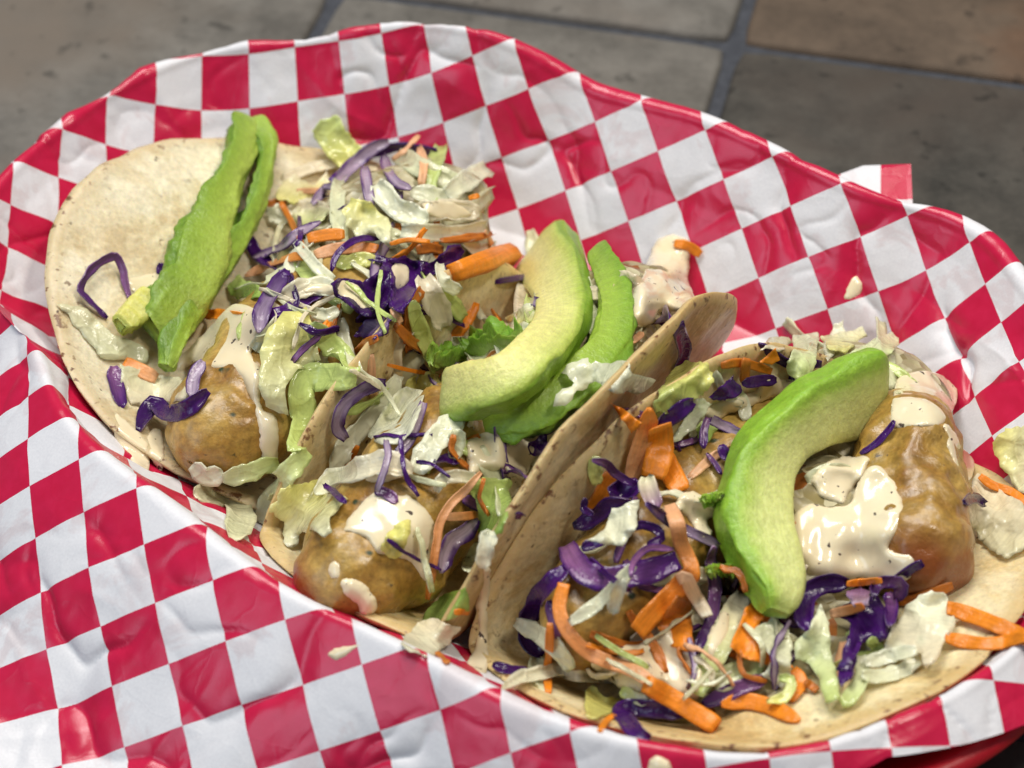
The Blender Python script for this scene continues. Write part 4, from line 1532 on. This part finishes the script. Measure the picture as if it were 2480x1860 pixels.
av_put('second avocado slice under the first, dark skin edge showing',
       avocado('', 5, [(1560, 120), (1640, 270), (1665, 440), (1620, 600), (1500, 760), (1340, 900), (1180, 1010), (960, 1050)], (90, 190, 200, 210, 220, 210, 190, 110), (0.45, 0.55, 0.55, 0.5, 0.35), out=-1, lift=0.35, seed=12.0, torn=0.09, skin=True,
               pal=[(-1, (0.34, 0.48, 0.06)), (0.0, (0.30, 0.46, 0.05)), (0.6, (0.20, 0.36, 0.03)), (1, (0.10, 0.22, 0.012))]))
o = av_put('mashed green avocado bit left of the curved slice',
           avocado('', 5, [(670, 690), (780, 685), (900, 640), (1020, 600), (1150, 600)], (70, 100, 110, 100, 80), (0.2, 0.3, 0.3, 0.2), out=-1, lift=0.45, seed=17.0, torn=0.14,
                   pal=[(-1, (0.28, 0.42, 0.06)), (1, (0.16, 0.32, 0.025))]))
o.name = 'avocado_bit'
av_put('curved yellow green avocado slice on the middle taco',
       avocado('', 5, [(1250, 90), (1345, 235), (1380, 400), (1335, 545), (1215, 675), (1075, 790), (900, 845), (765, 880)], (430, 350, 285, 275, 265, 270, 300, 290), (0.4, 0.48, 0.5, 0.5, 0.42), out=-1, lift=0.95, seed=21.0, torn=0.035, tilt=14))

S(CAR, 'small carrot bit right of the dark skinned avocado slice', 5, [(1745, 590), (1790, 560), (1800, 540)], 45, 'K', lift=0.05)
Lf(LET, 'bright white lettuce leaf lying over the right wall of the middle taco', 5, [(1370, 760), (1400, 710), (1510, 680), (1530, 715), (1640, 690), (1720, 700), (1750, 770), (1870, 790), (1820, 850), (1700, 875), (1600, 840), (1520, 820), (1430, 900), (1340, 940), (1345, 880), (1440, 810)], 'W', 'W', lift=0.15, wave=0.2, jag=7)
S(CAB, 'bright purple strip bent over the right wall of the middle taco', 5, [(1880, 490), (1935, 435), (1990, 520), (2020, 640), (1985, 765)], 85, 'P', 'P', lift=0.15, arch=0.25, tap=0.2)

# ------------------------------------------------------------------ right taco
S(CAR, 'carrot shred lying level behind the right fish', 6, [(590, 720), (700, 705), (860, 750)], 55, 'o', 'O', lift=0.2)
S(CAR, 'short upright carrot shred behind the right fish', 6, [(725, 680), (712, 810)], 65, 'o', lift=0.3)
Lf(CAR, 'small bright carrot chip at the far end of the right taco', 6, [(795, 700), (880, 625), (905, 690), (860, 715)], 'O', lift=0.4)
Lf(LET, 'pale lettuce flake at the far left of the background slaw', 6, [(800, 640), (840, 565), (910, 560), (970, 590), (900, 640)], 'w', 'C', lift=0.3)
Lf(LET, 'broad yellow white lettuce strip at the far end of the right taco', 6, [(975, 560), (1110, 540), (1100, 700), (1060, 800), (930, 770), (960, 680)], 'W', 'L', lift=0.4)
Lf(LET, 'white lettuce shard between the far lettuce strips', 6, [(1190, 490), (1250, 470), (1255, 600), (1160, 700), (1130, 640)], 'W', lift=0.4)
Lf(LET, 'cream lettuce piece behind the tip of the large avocado', 6, [(1120, 570), (1340, 510), (1370, 560), (1250, 660), (1180, 640)], 'W', 'Y', lift=0.3)
Lf(LET, 'rightmost pale lettuce piece behind the large avocado', 6, [(1270, 660), (1400, 580), (1500, 540), (1555, 610), (1450, 700), (1330, 740)], 'W', 'L', lift=0.4, wave=0.2)
S(CAR, 'carrot end behind the serrated edge of the large avocado', 6, [(1005, 820), (1090, 812)], 60, 'O', lift=0.35)
S(CAB, 'flat purple shred at the far end of the right taco', 6, [(700, 815), (800, 800), (885, 795)], 65, 'P', lift=0.35)
Lf(LET, 'frilled yellow green lettuce leaf on the right tortilla wall', 11, [(1430, 990), (1480, 820), (1590, 690), (1690, 670), (1750, 680), (1795, 780), (1760, 870), (1640, 930), (1500, 1000)], 'L', 'Y', lift=0.45, wave=0.25, jag=9, grad=(1, -1))
Lf(LET, 'white translucent lettuce rib beside the frilled leaf', 11, [(1500, 1210), (1600, 1050), (1690, 900), (1790, 930), (1720, 1020), (1620, 1110)], 'W', 'W', lift=0.4)
Lf(CAB, 'pointed purple leaf piece behind the left part of the right fish', 6, [(520, 890), (600, 820), (660, 765), (700, 865), (610, 915)], 'P', 'P', lift=0.35)
S(CAB, 'purple shred beside the white translucent rib', 6, [(245, 1035), (330, 985), (435, 910)], 95, 'P', 'P', lift=0.5)
sauce('cream sauce streak along the top of the right fish left of the avocado', 6, [(500, 975), (600, 900), (760, 860), (850, 770), (900, 780), (1040, 850), (1000, 890), (880, 890), (740, 940), (640, 980), (560, 1015)], 0.16)
Lf(LET, 'tiny green lettuce scrap on the right fish', 11, [(1680, 1070), (1740, 1040), (1820, 1080), (1760, 1150), (1700, 1130)], 'L', 'G', lift=0.15)
S(CAB, 'thin purple shred lying down the right fish', 6, [(515, 1000), (495, 1080), (495, 1165)], 45, 'v', 'P', lift=0.3)
S(CAB, 'hooked purple bit touching the left edge of the large avocado', 6, [(590, 1145), (615, 1205), (655, 1180)], 60, 'P', lift=0.2)
S(CAB, 'hair thin purple shred on the bare right fish', 6, [(510, 1190), (560, 1250), (592, 1305)], 28, 'v', 'P', lift=0.1)
S(CAR, 'dim orange carrot shred inside the right tortilla wall', 11, [(1180, 1340), (1120, 1470), (1050, 1570)], 125, 'o', 'O', lift=0.15)
S(LET, 'yellow lettuce strip inside the right tortilla wall', 11, [(1090, 1240), (1080, 1330), (1100, 1410)], 90, 'L', 'Y', lift=0.1)
S(CAR, 'broad carrot shred leaning right at the middle of the carrot fan', 11, [(1480, 1220), (1540, 1340), (1600, 1450)], 150, 'O', lift=0.3)
S(CAR, 'left blade of the carrot fan on the right tortilla wall', 11, [(1405, 950), (1390, 1080), (1340, 1230), (1290, 1400)], 140, 'O', 'K', lift=0.55, tap=0.8)
S(CAR, 'right blade of the carrot fan, widest and brightest', 11, [(1470, 1060), (1470, 1210), (1430, 1370)], 180, 'O', 'O', lift=0.65, tap=0.1)
Lf(CAR, 'pointed carrot sliver lying over the edge of the right tortilla wall', 11, [(1172, 918), (1250, 960), (1372, 1045), (1300, 1105), (1275, 1060)], 'O', lift=0.5)
S(CAB, 'curled purple stem at the top of the cabbage knot', 8, [(1535, 8), (1600, 22), (1660, 80), (1760, 145)], 48, 'v', 'P', lift=0.7, cup=0.5)
S(CAB, 'bright purple fold in the middle of the cabbage knot', 8, [(1620, 160), (1700, 170), (1800, 160)], 115, 'P', 'P', lift=0.6)
S(CAB, 'dark purple tangle left of the cabbage knot', 8, [(1740, 230), (1640, 250), (1570, 310), (1500, 350), (1435, 375)], 95, 'P', 'p', lift=0.55, twist=120)
S(CAB, 'small dark curl at the left tip of the cabbage knot', 8, [(1495, 210), (1490, 270), (1545, 300)], 42, 'p', 'P', lift=0.55)
S(CAB, 'thin purple loop below the cabbage knot', 8, [(1720, 390), (1800, 360), (1880, 385), (1905, 430), (1830, 460)], 48, 'p', 'P', lift=0.4)
S(CAB, 'purple strip entering the fold from the left under the white flag', 8, [(1480, 490), (1545, 460), (1620, 430)], 62, 'p', 'P', lift=0.3)
Lf(LET, 'white flag of lettuce below the cabbage knot', 8, [(1640, 270), (1790, 220), (1765, 400), (1700, 468), (1600, 460), (1510, 440), (1600, 380)], 'W', 'W', lift=0.6, jag=3)
S(CAB, 'greyish sauced stem crossing the cabbage knot', 8, [(1825, 105), (1850, 190), (1880, 280)], 100, 'T', 'v', lift=0.75, cup=0.6)
S(CAB, 'long thin purple stem running right to the large avocado', 8, [(1820, 240), (1900, 310), (2000, 370), (2110, 420), (2212, 470)], 58, 'P', 'V', edge='p', lift=0.65, cup=0.5)
S(CAB, 'dark purple hoop at the left of the right taco', 8, [(1270, 1060), (1205, 1000), (1180, 880), (1240, 760), (1320, 670), (1405, 590)], 110, 'p', 'P', lift=0.5, arch=0.25)
S(CAB, 'dark inner strip under the purple hoop', 8, [(1310, 760), (1330, 860), (1355, 965)], 62, 'p', 'v', lift=0.2)
S(CAB, 'long bright purple band across the front of the right fish', 8, [(1400, 470), (1440, 550), (1500, 620), (1600, 650), (1740, 630), (1860, 600), (1995, 545)], 135, 'v', 'P', edge='P', lift=0.5, tap=0.3, cup=0.2)
S(LET, 'translucent lettuce strand crossing the purple band', 8, [(1760, 570), (1650, 700), (1560, 780), (1415, 885)], 75, 'w', 'W', lift=0.6)
S(LET, 'small white frill hanging from the translucent strand', 8, [(1700, 640), (1670, 730), (1640, 830)], 70, 'W', lift=0.55, tap=0.8)
S(CAB, 'brown pink thin stem above the translucent strand', 8, [(1740, 640), (1760, 550), (1840, 480), (1970, 490)], 38, 'v', 'v', lift=0.6, arch=0.1)
S(CAR, 'sauced vertical carrot shred left of the large avocado', 8, [(1950, 250), (1990, 350), (2010, 450), (2060, 560), (2085, 650)], 95, 'K', 'O', lift=0.5)
S(CAR, 'long bright carrot shred leaning across the right fish', 8, [(1775, 930), (1850, 840), (1950, 740), (2080, 610)], 130, 'O', 'o', lift=0.6, tap=0.15)
Lf(CAR, 'brown orange triangular carrot slice behind the leaning carrot', 8, [(1880, 900), (1990, 730), (2060, 730), (2080, 1050), (1960, 1010)], 'o', 'O', lift=0.35)
S(CAB, 'purple arc descending left of the large avocado', 9, [(545, 470), (530, 560), (555, 700), (530, 900), (450, 1045)], 75, 'v', 'p', edge='p', lift=0.45)
S(CAR, 'cream tipped carrot shred left of the lower avocado tip', 9, [(355, 650), (400, 640), (440, 720), (515, 845)], 85, 'K', 'C', lift=0.6, tap=0.2)
sauce('cream sauce pool at the left edge of the large avocado', 9, [(345, 240), (400, 180), (480, 190), (560, 240), (580, 290), (520, 330), (540, 400), (480, 420), (420, 340)], 0.2)
S(LET, 'white curved lettuce strand at the near left of the right taco', 8, [(1125, 880), (1260, 940), (1340, 1010), (1430, 1130)], 95, 'W', 'w', lift=0.35)
S(LET, 'upright translucent lettuce strip at the near left of the right taco', 8, [(1235, 1070), (1245, 1170), (1265, 1245)], 95, 'w', lift=0.15)
S(CAR, 'thin upright carrot shred behind the long carrot ribbon', 8, [(1310, 880), (1305, 1050), (1295, 1150), (1300, 1255)], 55, 'o', 'O', lift=0.2)
S(CAB, 'short purple shred at the near left end of the right taco', 8, [(1000, 1110), (1100, 1140), (1200, 1150)], 62, 'p', 'P', lift=0.2)
S(CAB, 'dark purple leaf under the sauce at the front of the right taco', 8, [(1560, 1030), (1680, 1050), (1770, 1110), (1860, 1185)], 100, 'p', 'p', lift=0.3)
S(CAR, 'long curved carrot ribbon sweeping round the near end of the right fish', 8, [(1385, 670), (1360, 800), (1400, 920), (1500, 1030), (1620, 1090), (1760, 1140), (1880, 1220)], 85, 'O', 'K', lift=0.45, tap=0.1)
S(LET, 'long cream lettuce rib at the near edge of the right taco', 8, [(1050, 1245), (1180, 1180), (1320, 1150), (1480, 1150), (1640, 1200)], 85, 'W', 'C', lift=0.35, cup=0.5, tap=0.7)
Lf(LET, 'bright yellow lettuce curl at the front of the right taco', 8, [(1490, 1280), (1540, 1215), (1590, 1270), (1640, 1275), (1725, 1310), (1640, 1360), (1560, 1400), (1505, 1395)], 'Y', 'Y', lift=0.35, wave=0.3)
S(LET, 'pale green lettuce bit beside the yellow curl', 8, [(1690, 1240), (1760, 1280), (1830, 1305)], 75, 'L', 'W', lift=0.3)
S(CAR, 'small carrot end below the yellow lettuce curl', 8, [(1575, 1465), (1610, 1410), (1655, 1375)], 42, 'O', lift=0.15)
S(CAB, 'dark purple leaf bent over the near edge of the right taco', 8, [(1850, 1495), (1760, 1460), (1690, 1370), (1770, 1335), (1890, 1345), (2050, 1365)], 100, 'P', 'p', lift=0.3)
S(CAB, 'dark purple strip at the front right of the sauce patch', 9, [(490, 1325), (600, 1270), (720, 1220), (830, 1185)], 85, 'p', 'v', lift=0.25)
S(LET, 'translucent lettuce layer under the front carrot of the right taco', 9, [(550, 1220), (680, 1150), (810, 1090)], 125, 'w', 'L', lift=0.3)
S(LET, 'pale green sauced lettuce strip leading up to the avocado tip', 9, [(460, 1270), (520, 1130), (590, 1000), (640, 860), (710, 730)], 130, 'L', 'C', lift=0.45, cup=0.3)
sauce('star shaped cream sauce patch at the front of the right taco', 8, [(1650, 1030), (1790, 990), (1890, 940), (1945, 910), (1990, 1000), (2090, 1040), (2120, 1120), (2095, 1290), (1980, 1270), (1900, 1200), (1780, 1150)], 0.24, it=14)
sauce('cream sauce over the carrot ribbon at the front of the right taco', 8, [(1530, 1100), (1620, 1085), (1740, 1130), (1840, 1190), (1850, 1270), (1740, 1240), (1600, 1180)], 0.14)
S(CAR, 'thick carrot stick pointing toward the paper at the front', 8, [(1830, 1210), (1950, 1280), (2080, 1360), (2200, 1435)], 115, 'O', 'O', lift=0.4, th=0.28, tap=0.1, cup=0.0)
Lf(CAR, 'bent orange carrot slice below the avocado tip', 9, [(635, 1010), (720, 800), (760, 770), (825, 850), (770, 920), (800, 980), (900, 1060), (985, 1125), (850, 1110), (700, 1065)], 'O', 'O', lift=0.5, wave=0.15)
Lf(LET, 'grey white lettuce slab right of the bent carrot slice', 9, [(770, 910), (880, 840), (950, 900), (970, 1020), (960, 1200), (920, 1235), (810, 1160), (860, 1080)], 'w', 'W', lift=0.3)
S(CAR, 'flat carrot slice lying on the near rim of the right tortilla', 9, [(590, 1320), (720, 1300), (860, 1335), (1010, 1405)], 100, 'O', 'O', lift=0.15, tap=0.7)
S(CAR, 'short carrot shred above the near rim of the right tortilla', 9, [(975, 1130), (1020, 1200), (955, 1295)], 75, 'O', lift=0.25)
S(CAR, 'little carrot bit right of the short shred on the near rim', 9, [(1040, 1195), (1105, 1245)], 50, 'o', lift=0.2)
S(LET, 'curled yellow green lettuce edge on the near rim of the right tortilla', 9, [(900, 1180), (965, 1190), (940, 1275), (835, 1310)], 60, 'L', 'Y', lift=0.2)
S(CAR, 'dark orange carrot shred right of the fried fish tip', 9, [(1540, 770), (1680, 735), (1830, 680)], 65, 'o', lift=0.15)

# the large avocado slice and the sauce inside its curve
sauce('smooth cream sauce spread inside the curve of the large avocado', 9, [(1270, 250), (1330, 120), (1400, 40), (1480, 80), (1550, 200), (1575, 300), (1540, 400), (1500, 480), (1620, 520), (1625, 600), (1570, 660), (1440, 650), (1270, 650), (1080, 650), (1000, 560), (950, 460), (960, 330), (1050, 250), (1170, 260)], 0.34, rnd=0.5, it=60, lump=0.9, post=30)
Lf(CAB, 'dark purple body of the cabbage bundle right of the avocado tip', 9, [(1190, 840), (1290, 760), (1420, 730), (1505, 850), (1505, 960), (1430, 985), (1330, 995), (1300, 1160), (1230, 1235), (1210, 1120), (1260, 980), (1280, 890)], 'p', 'P', lift=0.5, wave=0.4, curl=0.1, jag=4)
S(CAB, 'purple flap curling over beside the avocado tip', 9, [(1090, 930), (1030, 860), (1050, 740), (1130, 670), (1270, 665)], 110, 'P', 'p', lift=0.6, cup=0.5)
S(CAB, 'purple loop at the right end of the cabbage bundle', 9, [(1400, 740), (1440, 670), (1520, 660), (1560, 690), (1525, 760)], 75, 'p', 'v', edge='P', lift=0.55)
S(CAB, 'mauve strip on the right side of the cabbage bundle', 9, [(1490, 720), (1500, 800), (1490, 900)], 70, 'v', 'P', lift=0.6)
Lf(CAB, 'glossy pinkish cabbage chip on top of the cabbage bundle', 9, [(1265, 720), (1340, 685), (1395, 720), (1380, 790), (1290, 805)], 'v', 'V', lift=0.65)
S(CAR, 'pink tinted carrot bit on top of the cabbage bundle', 9, [(1175, 835), (1260, 815), (1350, 790)], 60, 'K', 'o', lift=0.6)
S(CAR, 'level carrot sliver between the sauce and the cabbage bundle', 9, [(1265, 672), (1350, 662), (1450, 655)], 45, 'O', lift=0.45)
Lf(LET, 'pale folded lettuce leaf hanging below the cabbage bundle', 9, [(980, 980), (1060, 920), (1120, 780), (1170, 880), (1170, 1020), (1200, 1140), (1230, 1290), (1150, 1315), (1120, 1180), (1060, 1100), (990, 1080)], 'W', 'L', lift=0.55, wave=0.25, jag=3)
S(LET, 'narrow pale green leaf end right of the folded lettuce', 9, [(1340, 1060), (1350, 1170), (1290, 1280), (1230, 1315)], 85, 'W', 'L', lift=0.4)
S(LET, 'small lime green lettuce bit under the cabbage bundle', 9, [(1390, 960), (1420, 1010), (1460, 1000)], 65, 'L', 'L', lift=0.2)
Lf(LET, 'large upright white lettuce leaf at the right of the cabbage bundle', 9, [(1450, 1030), (1560, 830), (1600, 770), (1720, 695), (1800, 730), (1845, 850), (1830, 930), (1760, 1050), (1690, 1125), (1660, 1040), (1540, 1040)], 'W', 'C', lift=0.55, wave=0.2, jag=6)
S(LET, 'upper white lettuce shred lying at the foot of the large white leaf', 9, [(1360, 1105), (1480, 1065), (1640, 1030)], 85, 'W', lift=0.35)
S(LET, 'lower translucent lettuce shred on the right tortilla rim', 9, [(1340, 1170), (1480, 1165), (1660, 1085)], 90, 'w', 'W', lift=0.25)
S(CAR, 'upper of two long bright carrot shreds at the right edge', 9, [(1800, 800), (1950, 850), (2080, 900), (2260, 980)], 100, 'O', 'O', lift=0.3, tap=0.2)
S(CAR, 'lower of two long bright carrot shreds at the right edge', 9, [(1790, 960), (1940, 990), (2080, 990), (2240, 950)], 85, 'O', 'O', lift=0.15, tap=0.3)
sauce('cream sauce cap on the top of the thick right fish', 6, [(1500, 930), (1530, 800), (1600, 755), (1720, 755), (1810, 795), (1850, 860), (1830, 960), (1780, 1030), (1680, 1050), (1560, 1060), (1500, 1050)], 0.16)
sauce('cream sauce trickle down the right side of the thick fish', 6, [(1780, 1040), (1840, 1070), (1880, 1160), (1940, 1230), (1935, 1310), (1890, 1335), (1830, 1250), (1795, 1160)], 0.13)
av_put('large green and pale avocado slice on the right taco',
       avocado('', 6, [(1460, 845), (1300, 890), (1090, 975), (910, 1110), (810, 1270), (775, 1450), (790, 1620), (850, 1780), (890, 1920), (885, 2050)], (480, 460, 390, 350, 345, 380, 400, 390, 330, 170), (0.35, 0.5, 0.6, 0.65, 0.65, 0.6, 0.45), out=1, lift=0.65, seed=31.0, torn=0.03, tilt=22,
               pal=[(-1.0, (0.62, 0.64, 0.20)), (-0.5, (0.68, 0.71, 0.26)), (0.2, (0.62, 0.68, 0.23)), (0.42, (0.42, 0.57, 0.09)), (0.55, (0.31, 0.50, 0.05)), (0.8, (0.27, 0.47, 0.04)), (1.0, (0.20, 0.40, 0.025))]))
sauce('glossy cream swirl resting against the inner edge of the large avocado', 9, [(1070, 110), (1160, 20), (1290, -10), (1390, 0), (1350, 90), (1280, 180), (1245, 250), (1140, 220), (1090, 165)], 0.28, rnd=0.35)
S(CAB, 'thin purple shred on the tip of the large avocado', 6, [(1335, 1195), (1420, 1140), (1490, 1065), (1520, 1015)], 38, 'P', 'P', lift=0.1, cup=0.5)
o = av_put('tiny avocado crumb at the left edge of the large slice', avocado('', 9, [(495, 215), (540, 215), (590, 200)], (40, 50, 40), (0.12, 0.15, 0.12), out=1, lift=0.25, seed=41, torn=0.05, pal=[(-1, (0.25, 0.42, 0.04)), (1, (0.2, 0.38, 0.03))]))
o.name = 'avocado_bit'
o = av_put('avocado scrap at the lower left edge of the large slice', avocado('', 9, [(525, 595), (580, 600), (650, 590)], (40, 60, 50), (0.12, 0.16, 0.12), out=1, lift=0.3, seed=44, torn=0.06, pal=[(-1, (0.25, 0.42, 0.04)), (1, (0.2, 0.38, 0.03))]))
o.name = 'avocado_bit'

# right end of the basket
Lf(LET, 'sauce smeared pale leaf at the right edge behind the tortilla', 6, [(1900, 1420), (1960, 1300), (2080, 1370), (2180, 1450), (2290, 1560), (2230, 1680), (2130, 1760), (2010, 1700), (1930, 1580)], 'C', 'T', lift=0.3, wave=0.2)
Lf(LET, 'yellow white lettuce leaf at the right edge of the picture', 6, [(2040, 1130), (2110, 1050), (2230, 1040), (2290, 1250), (2230, 1420), (2150, 1350), (2090, 1260)], 'Y', 'W', lift=0.5, wave=0.2, grad=(1, 0.3))
S(CAR, 'thin carrot shred at the right edge above the sauced leaf', 6, [(1975, 1310), (2040, 1360), (2150, 1400), (2240, 1470)], 52, 'O', lift=0.2)
S(CAB, 'dark cabbage bit at the right edge beside the thick fish', 6, [(1880, 1455), (1940, 1430), (2000, 1465)], 60, 'p', lift=0.1)

# ------------------------------------------------------------------ drips
sauce('long cream drip running down the near corner of the right tortilla', 8, [(955, 590), (988, 600), (978, 800), (972, 1000), (985, 1080), (960, 1165), (900, 1160), (868, 1100), (898, 1040), (920, 960), (908, 800), (935, 690)], 0.09, rnd=0.16)
sauce('cream sauce drop on the paper lip below the middle fish', 8, [(120, 1050), (180, 1010), (330, 990), (250, 1040), (170, 1085)], 0.06)
sauce('round cream drop on the paper at the bottom of the picture', 8, [(1830, 1640), (1860, 1600), (1920, 1595), (1960, 1640), (1950, 1700), (1850, 1705)], 0.14)
sauce('cream drip on the far paper wall at the right', 6, [(1240, 360), (1265, 275), (1310, 240), (1352, 280), (1340, 335), (1290, 372)], 0.1)


sauce('thin sauce film on the left tortilla beside the fish', 4, [(620, 980), (700, 1040), (780, 1120), (800, 1250), (760, 1300), (680, 1200), (620, 1100)], 0.06)
sauce('glossy sauce on the white lettuce at the right of the left slaw', 10, [(1280, 650), (1400, 620), (1500, 640), (1610, 720), (1500, 760), (1350, 740)], 0.10)
sauce('sauce dab on the white lettuce left of the purple leaf', 10, [(480, 1220), (600, 1180), (700, 1220), (640, 1300), (520, 1290)], 0.10)
sauce('sauce streak down the pale green strip by the avocado tip', 9, [(540, 900), (600, 820), (640, 860), (600, 980), (540, 1080), (510, 1020)], 0.10)
sauce('glossy sauce line on the curved white lettuce of the middle taco', 5, [(320, 1320), (440, 1270), (560, 1290), (480, 1330), (380, 1350)], 0.10)
filling('fine thread like shreds lying on top of the left taco', [(680, 450), (960, 380), (1150, 480), (1150, 560), (980, 690), (880, 800), (760, 860), (640, 760), (620, 620)], 13, 21, (0.5, 0.28, 0.22), True)
filling('fine thread like shreds lying on top of the middle taco', [(800, 1010), (900, 900), (1080, 1060), (1220, 1060), (1180, 1260), (1060, 1460), (980, 1400), (1020, 1200), (880, 1130)], 11, 23, (0.5, 0.28, 0.22), True)
filling('fine thread like shreds lying on top of the right taco', [(1400, 1330), (1540, 1080), (1680, 1000), (1720, 1300), (1880, 1520), (2180, 1440), (2240, 1520), (2060, 1640), (1700, 1660), (1440, 1620)], 18, 25, (0.45, 0.3, 0.25), True)

# corner of the sheet that sticks out behind the far lip
def paper_corner():
    P = [(2030, 430, 3.3), (2090, 408, 3.3), (2205, 404, 3.35), (2212, 560, 2.9), (2150, 560, 2.8), (2050, 500, 2.9)]
    W_ = [un(*p) for p in P]
    V = [w_ for w_ in W_] + [w_ - np.array([0, 0, 0.02]) for w_ in W_]
    n = len(P)
    F = [tuple(reversed(range(n))), tuple(range(n, 2 * n))] + [(i, (i + 1) % n, n + (i + 1) % n, n + i) for i in range(n)]
    c, s = math.cos(math.radians(PAPER_ROT)), math.sin(math.radians(PAPER_ROT))
    uvp = []
    for p in P * 2:                      # squares run parallel to the cut edges of the sheet
        gx, gy = (p[0] - 2132) / 97.0 * PAPER_SQ + 10 * PAPER_SQ - PAPER_OFF[0], (p[1] - 490) / 97.0 * PAPER_SQ + 10 * PAPER_SQ - PAPER_OFF[1]
        uvp.append((gx * c - gy * s, gx * s + gy * c))
    mk('paper_corner', V, F, 'paper', liner, uv=uvp, uvname='sheet', smooth=False)


paper_corner()
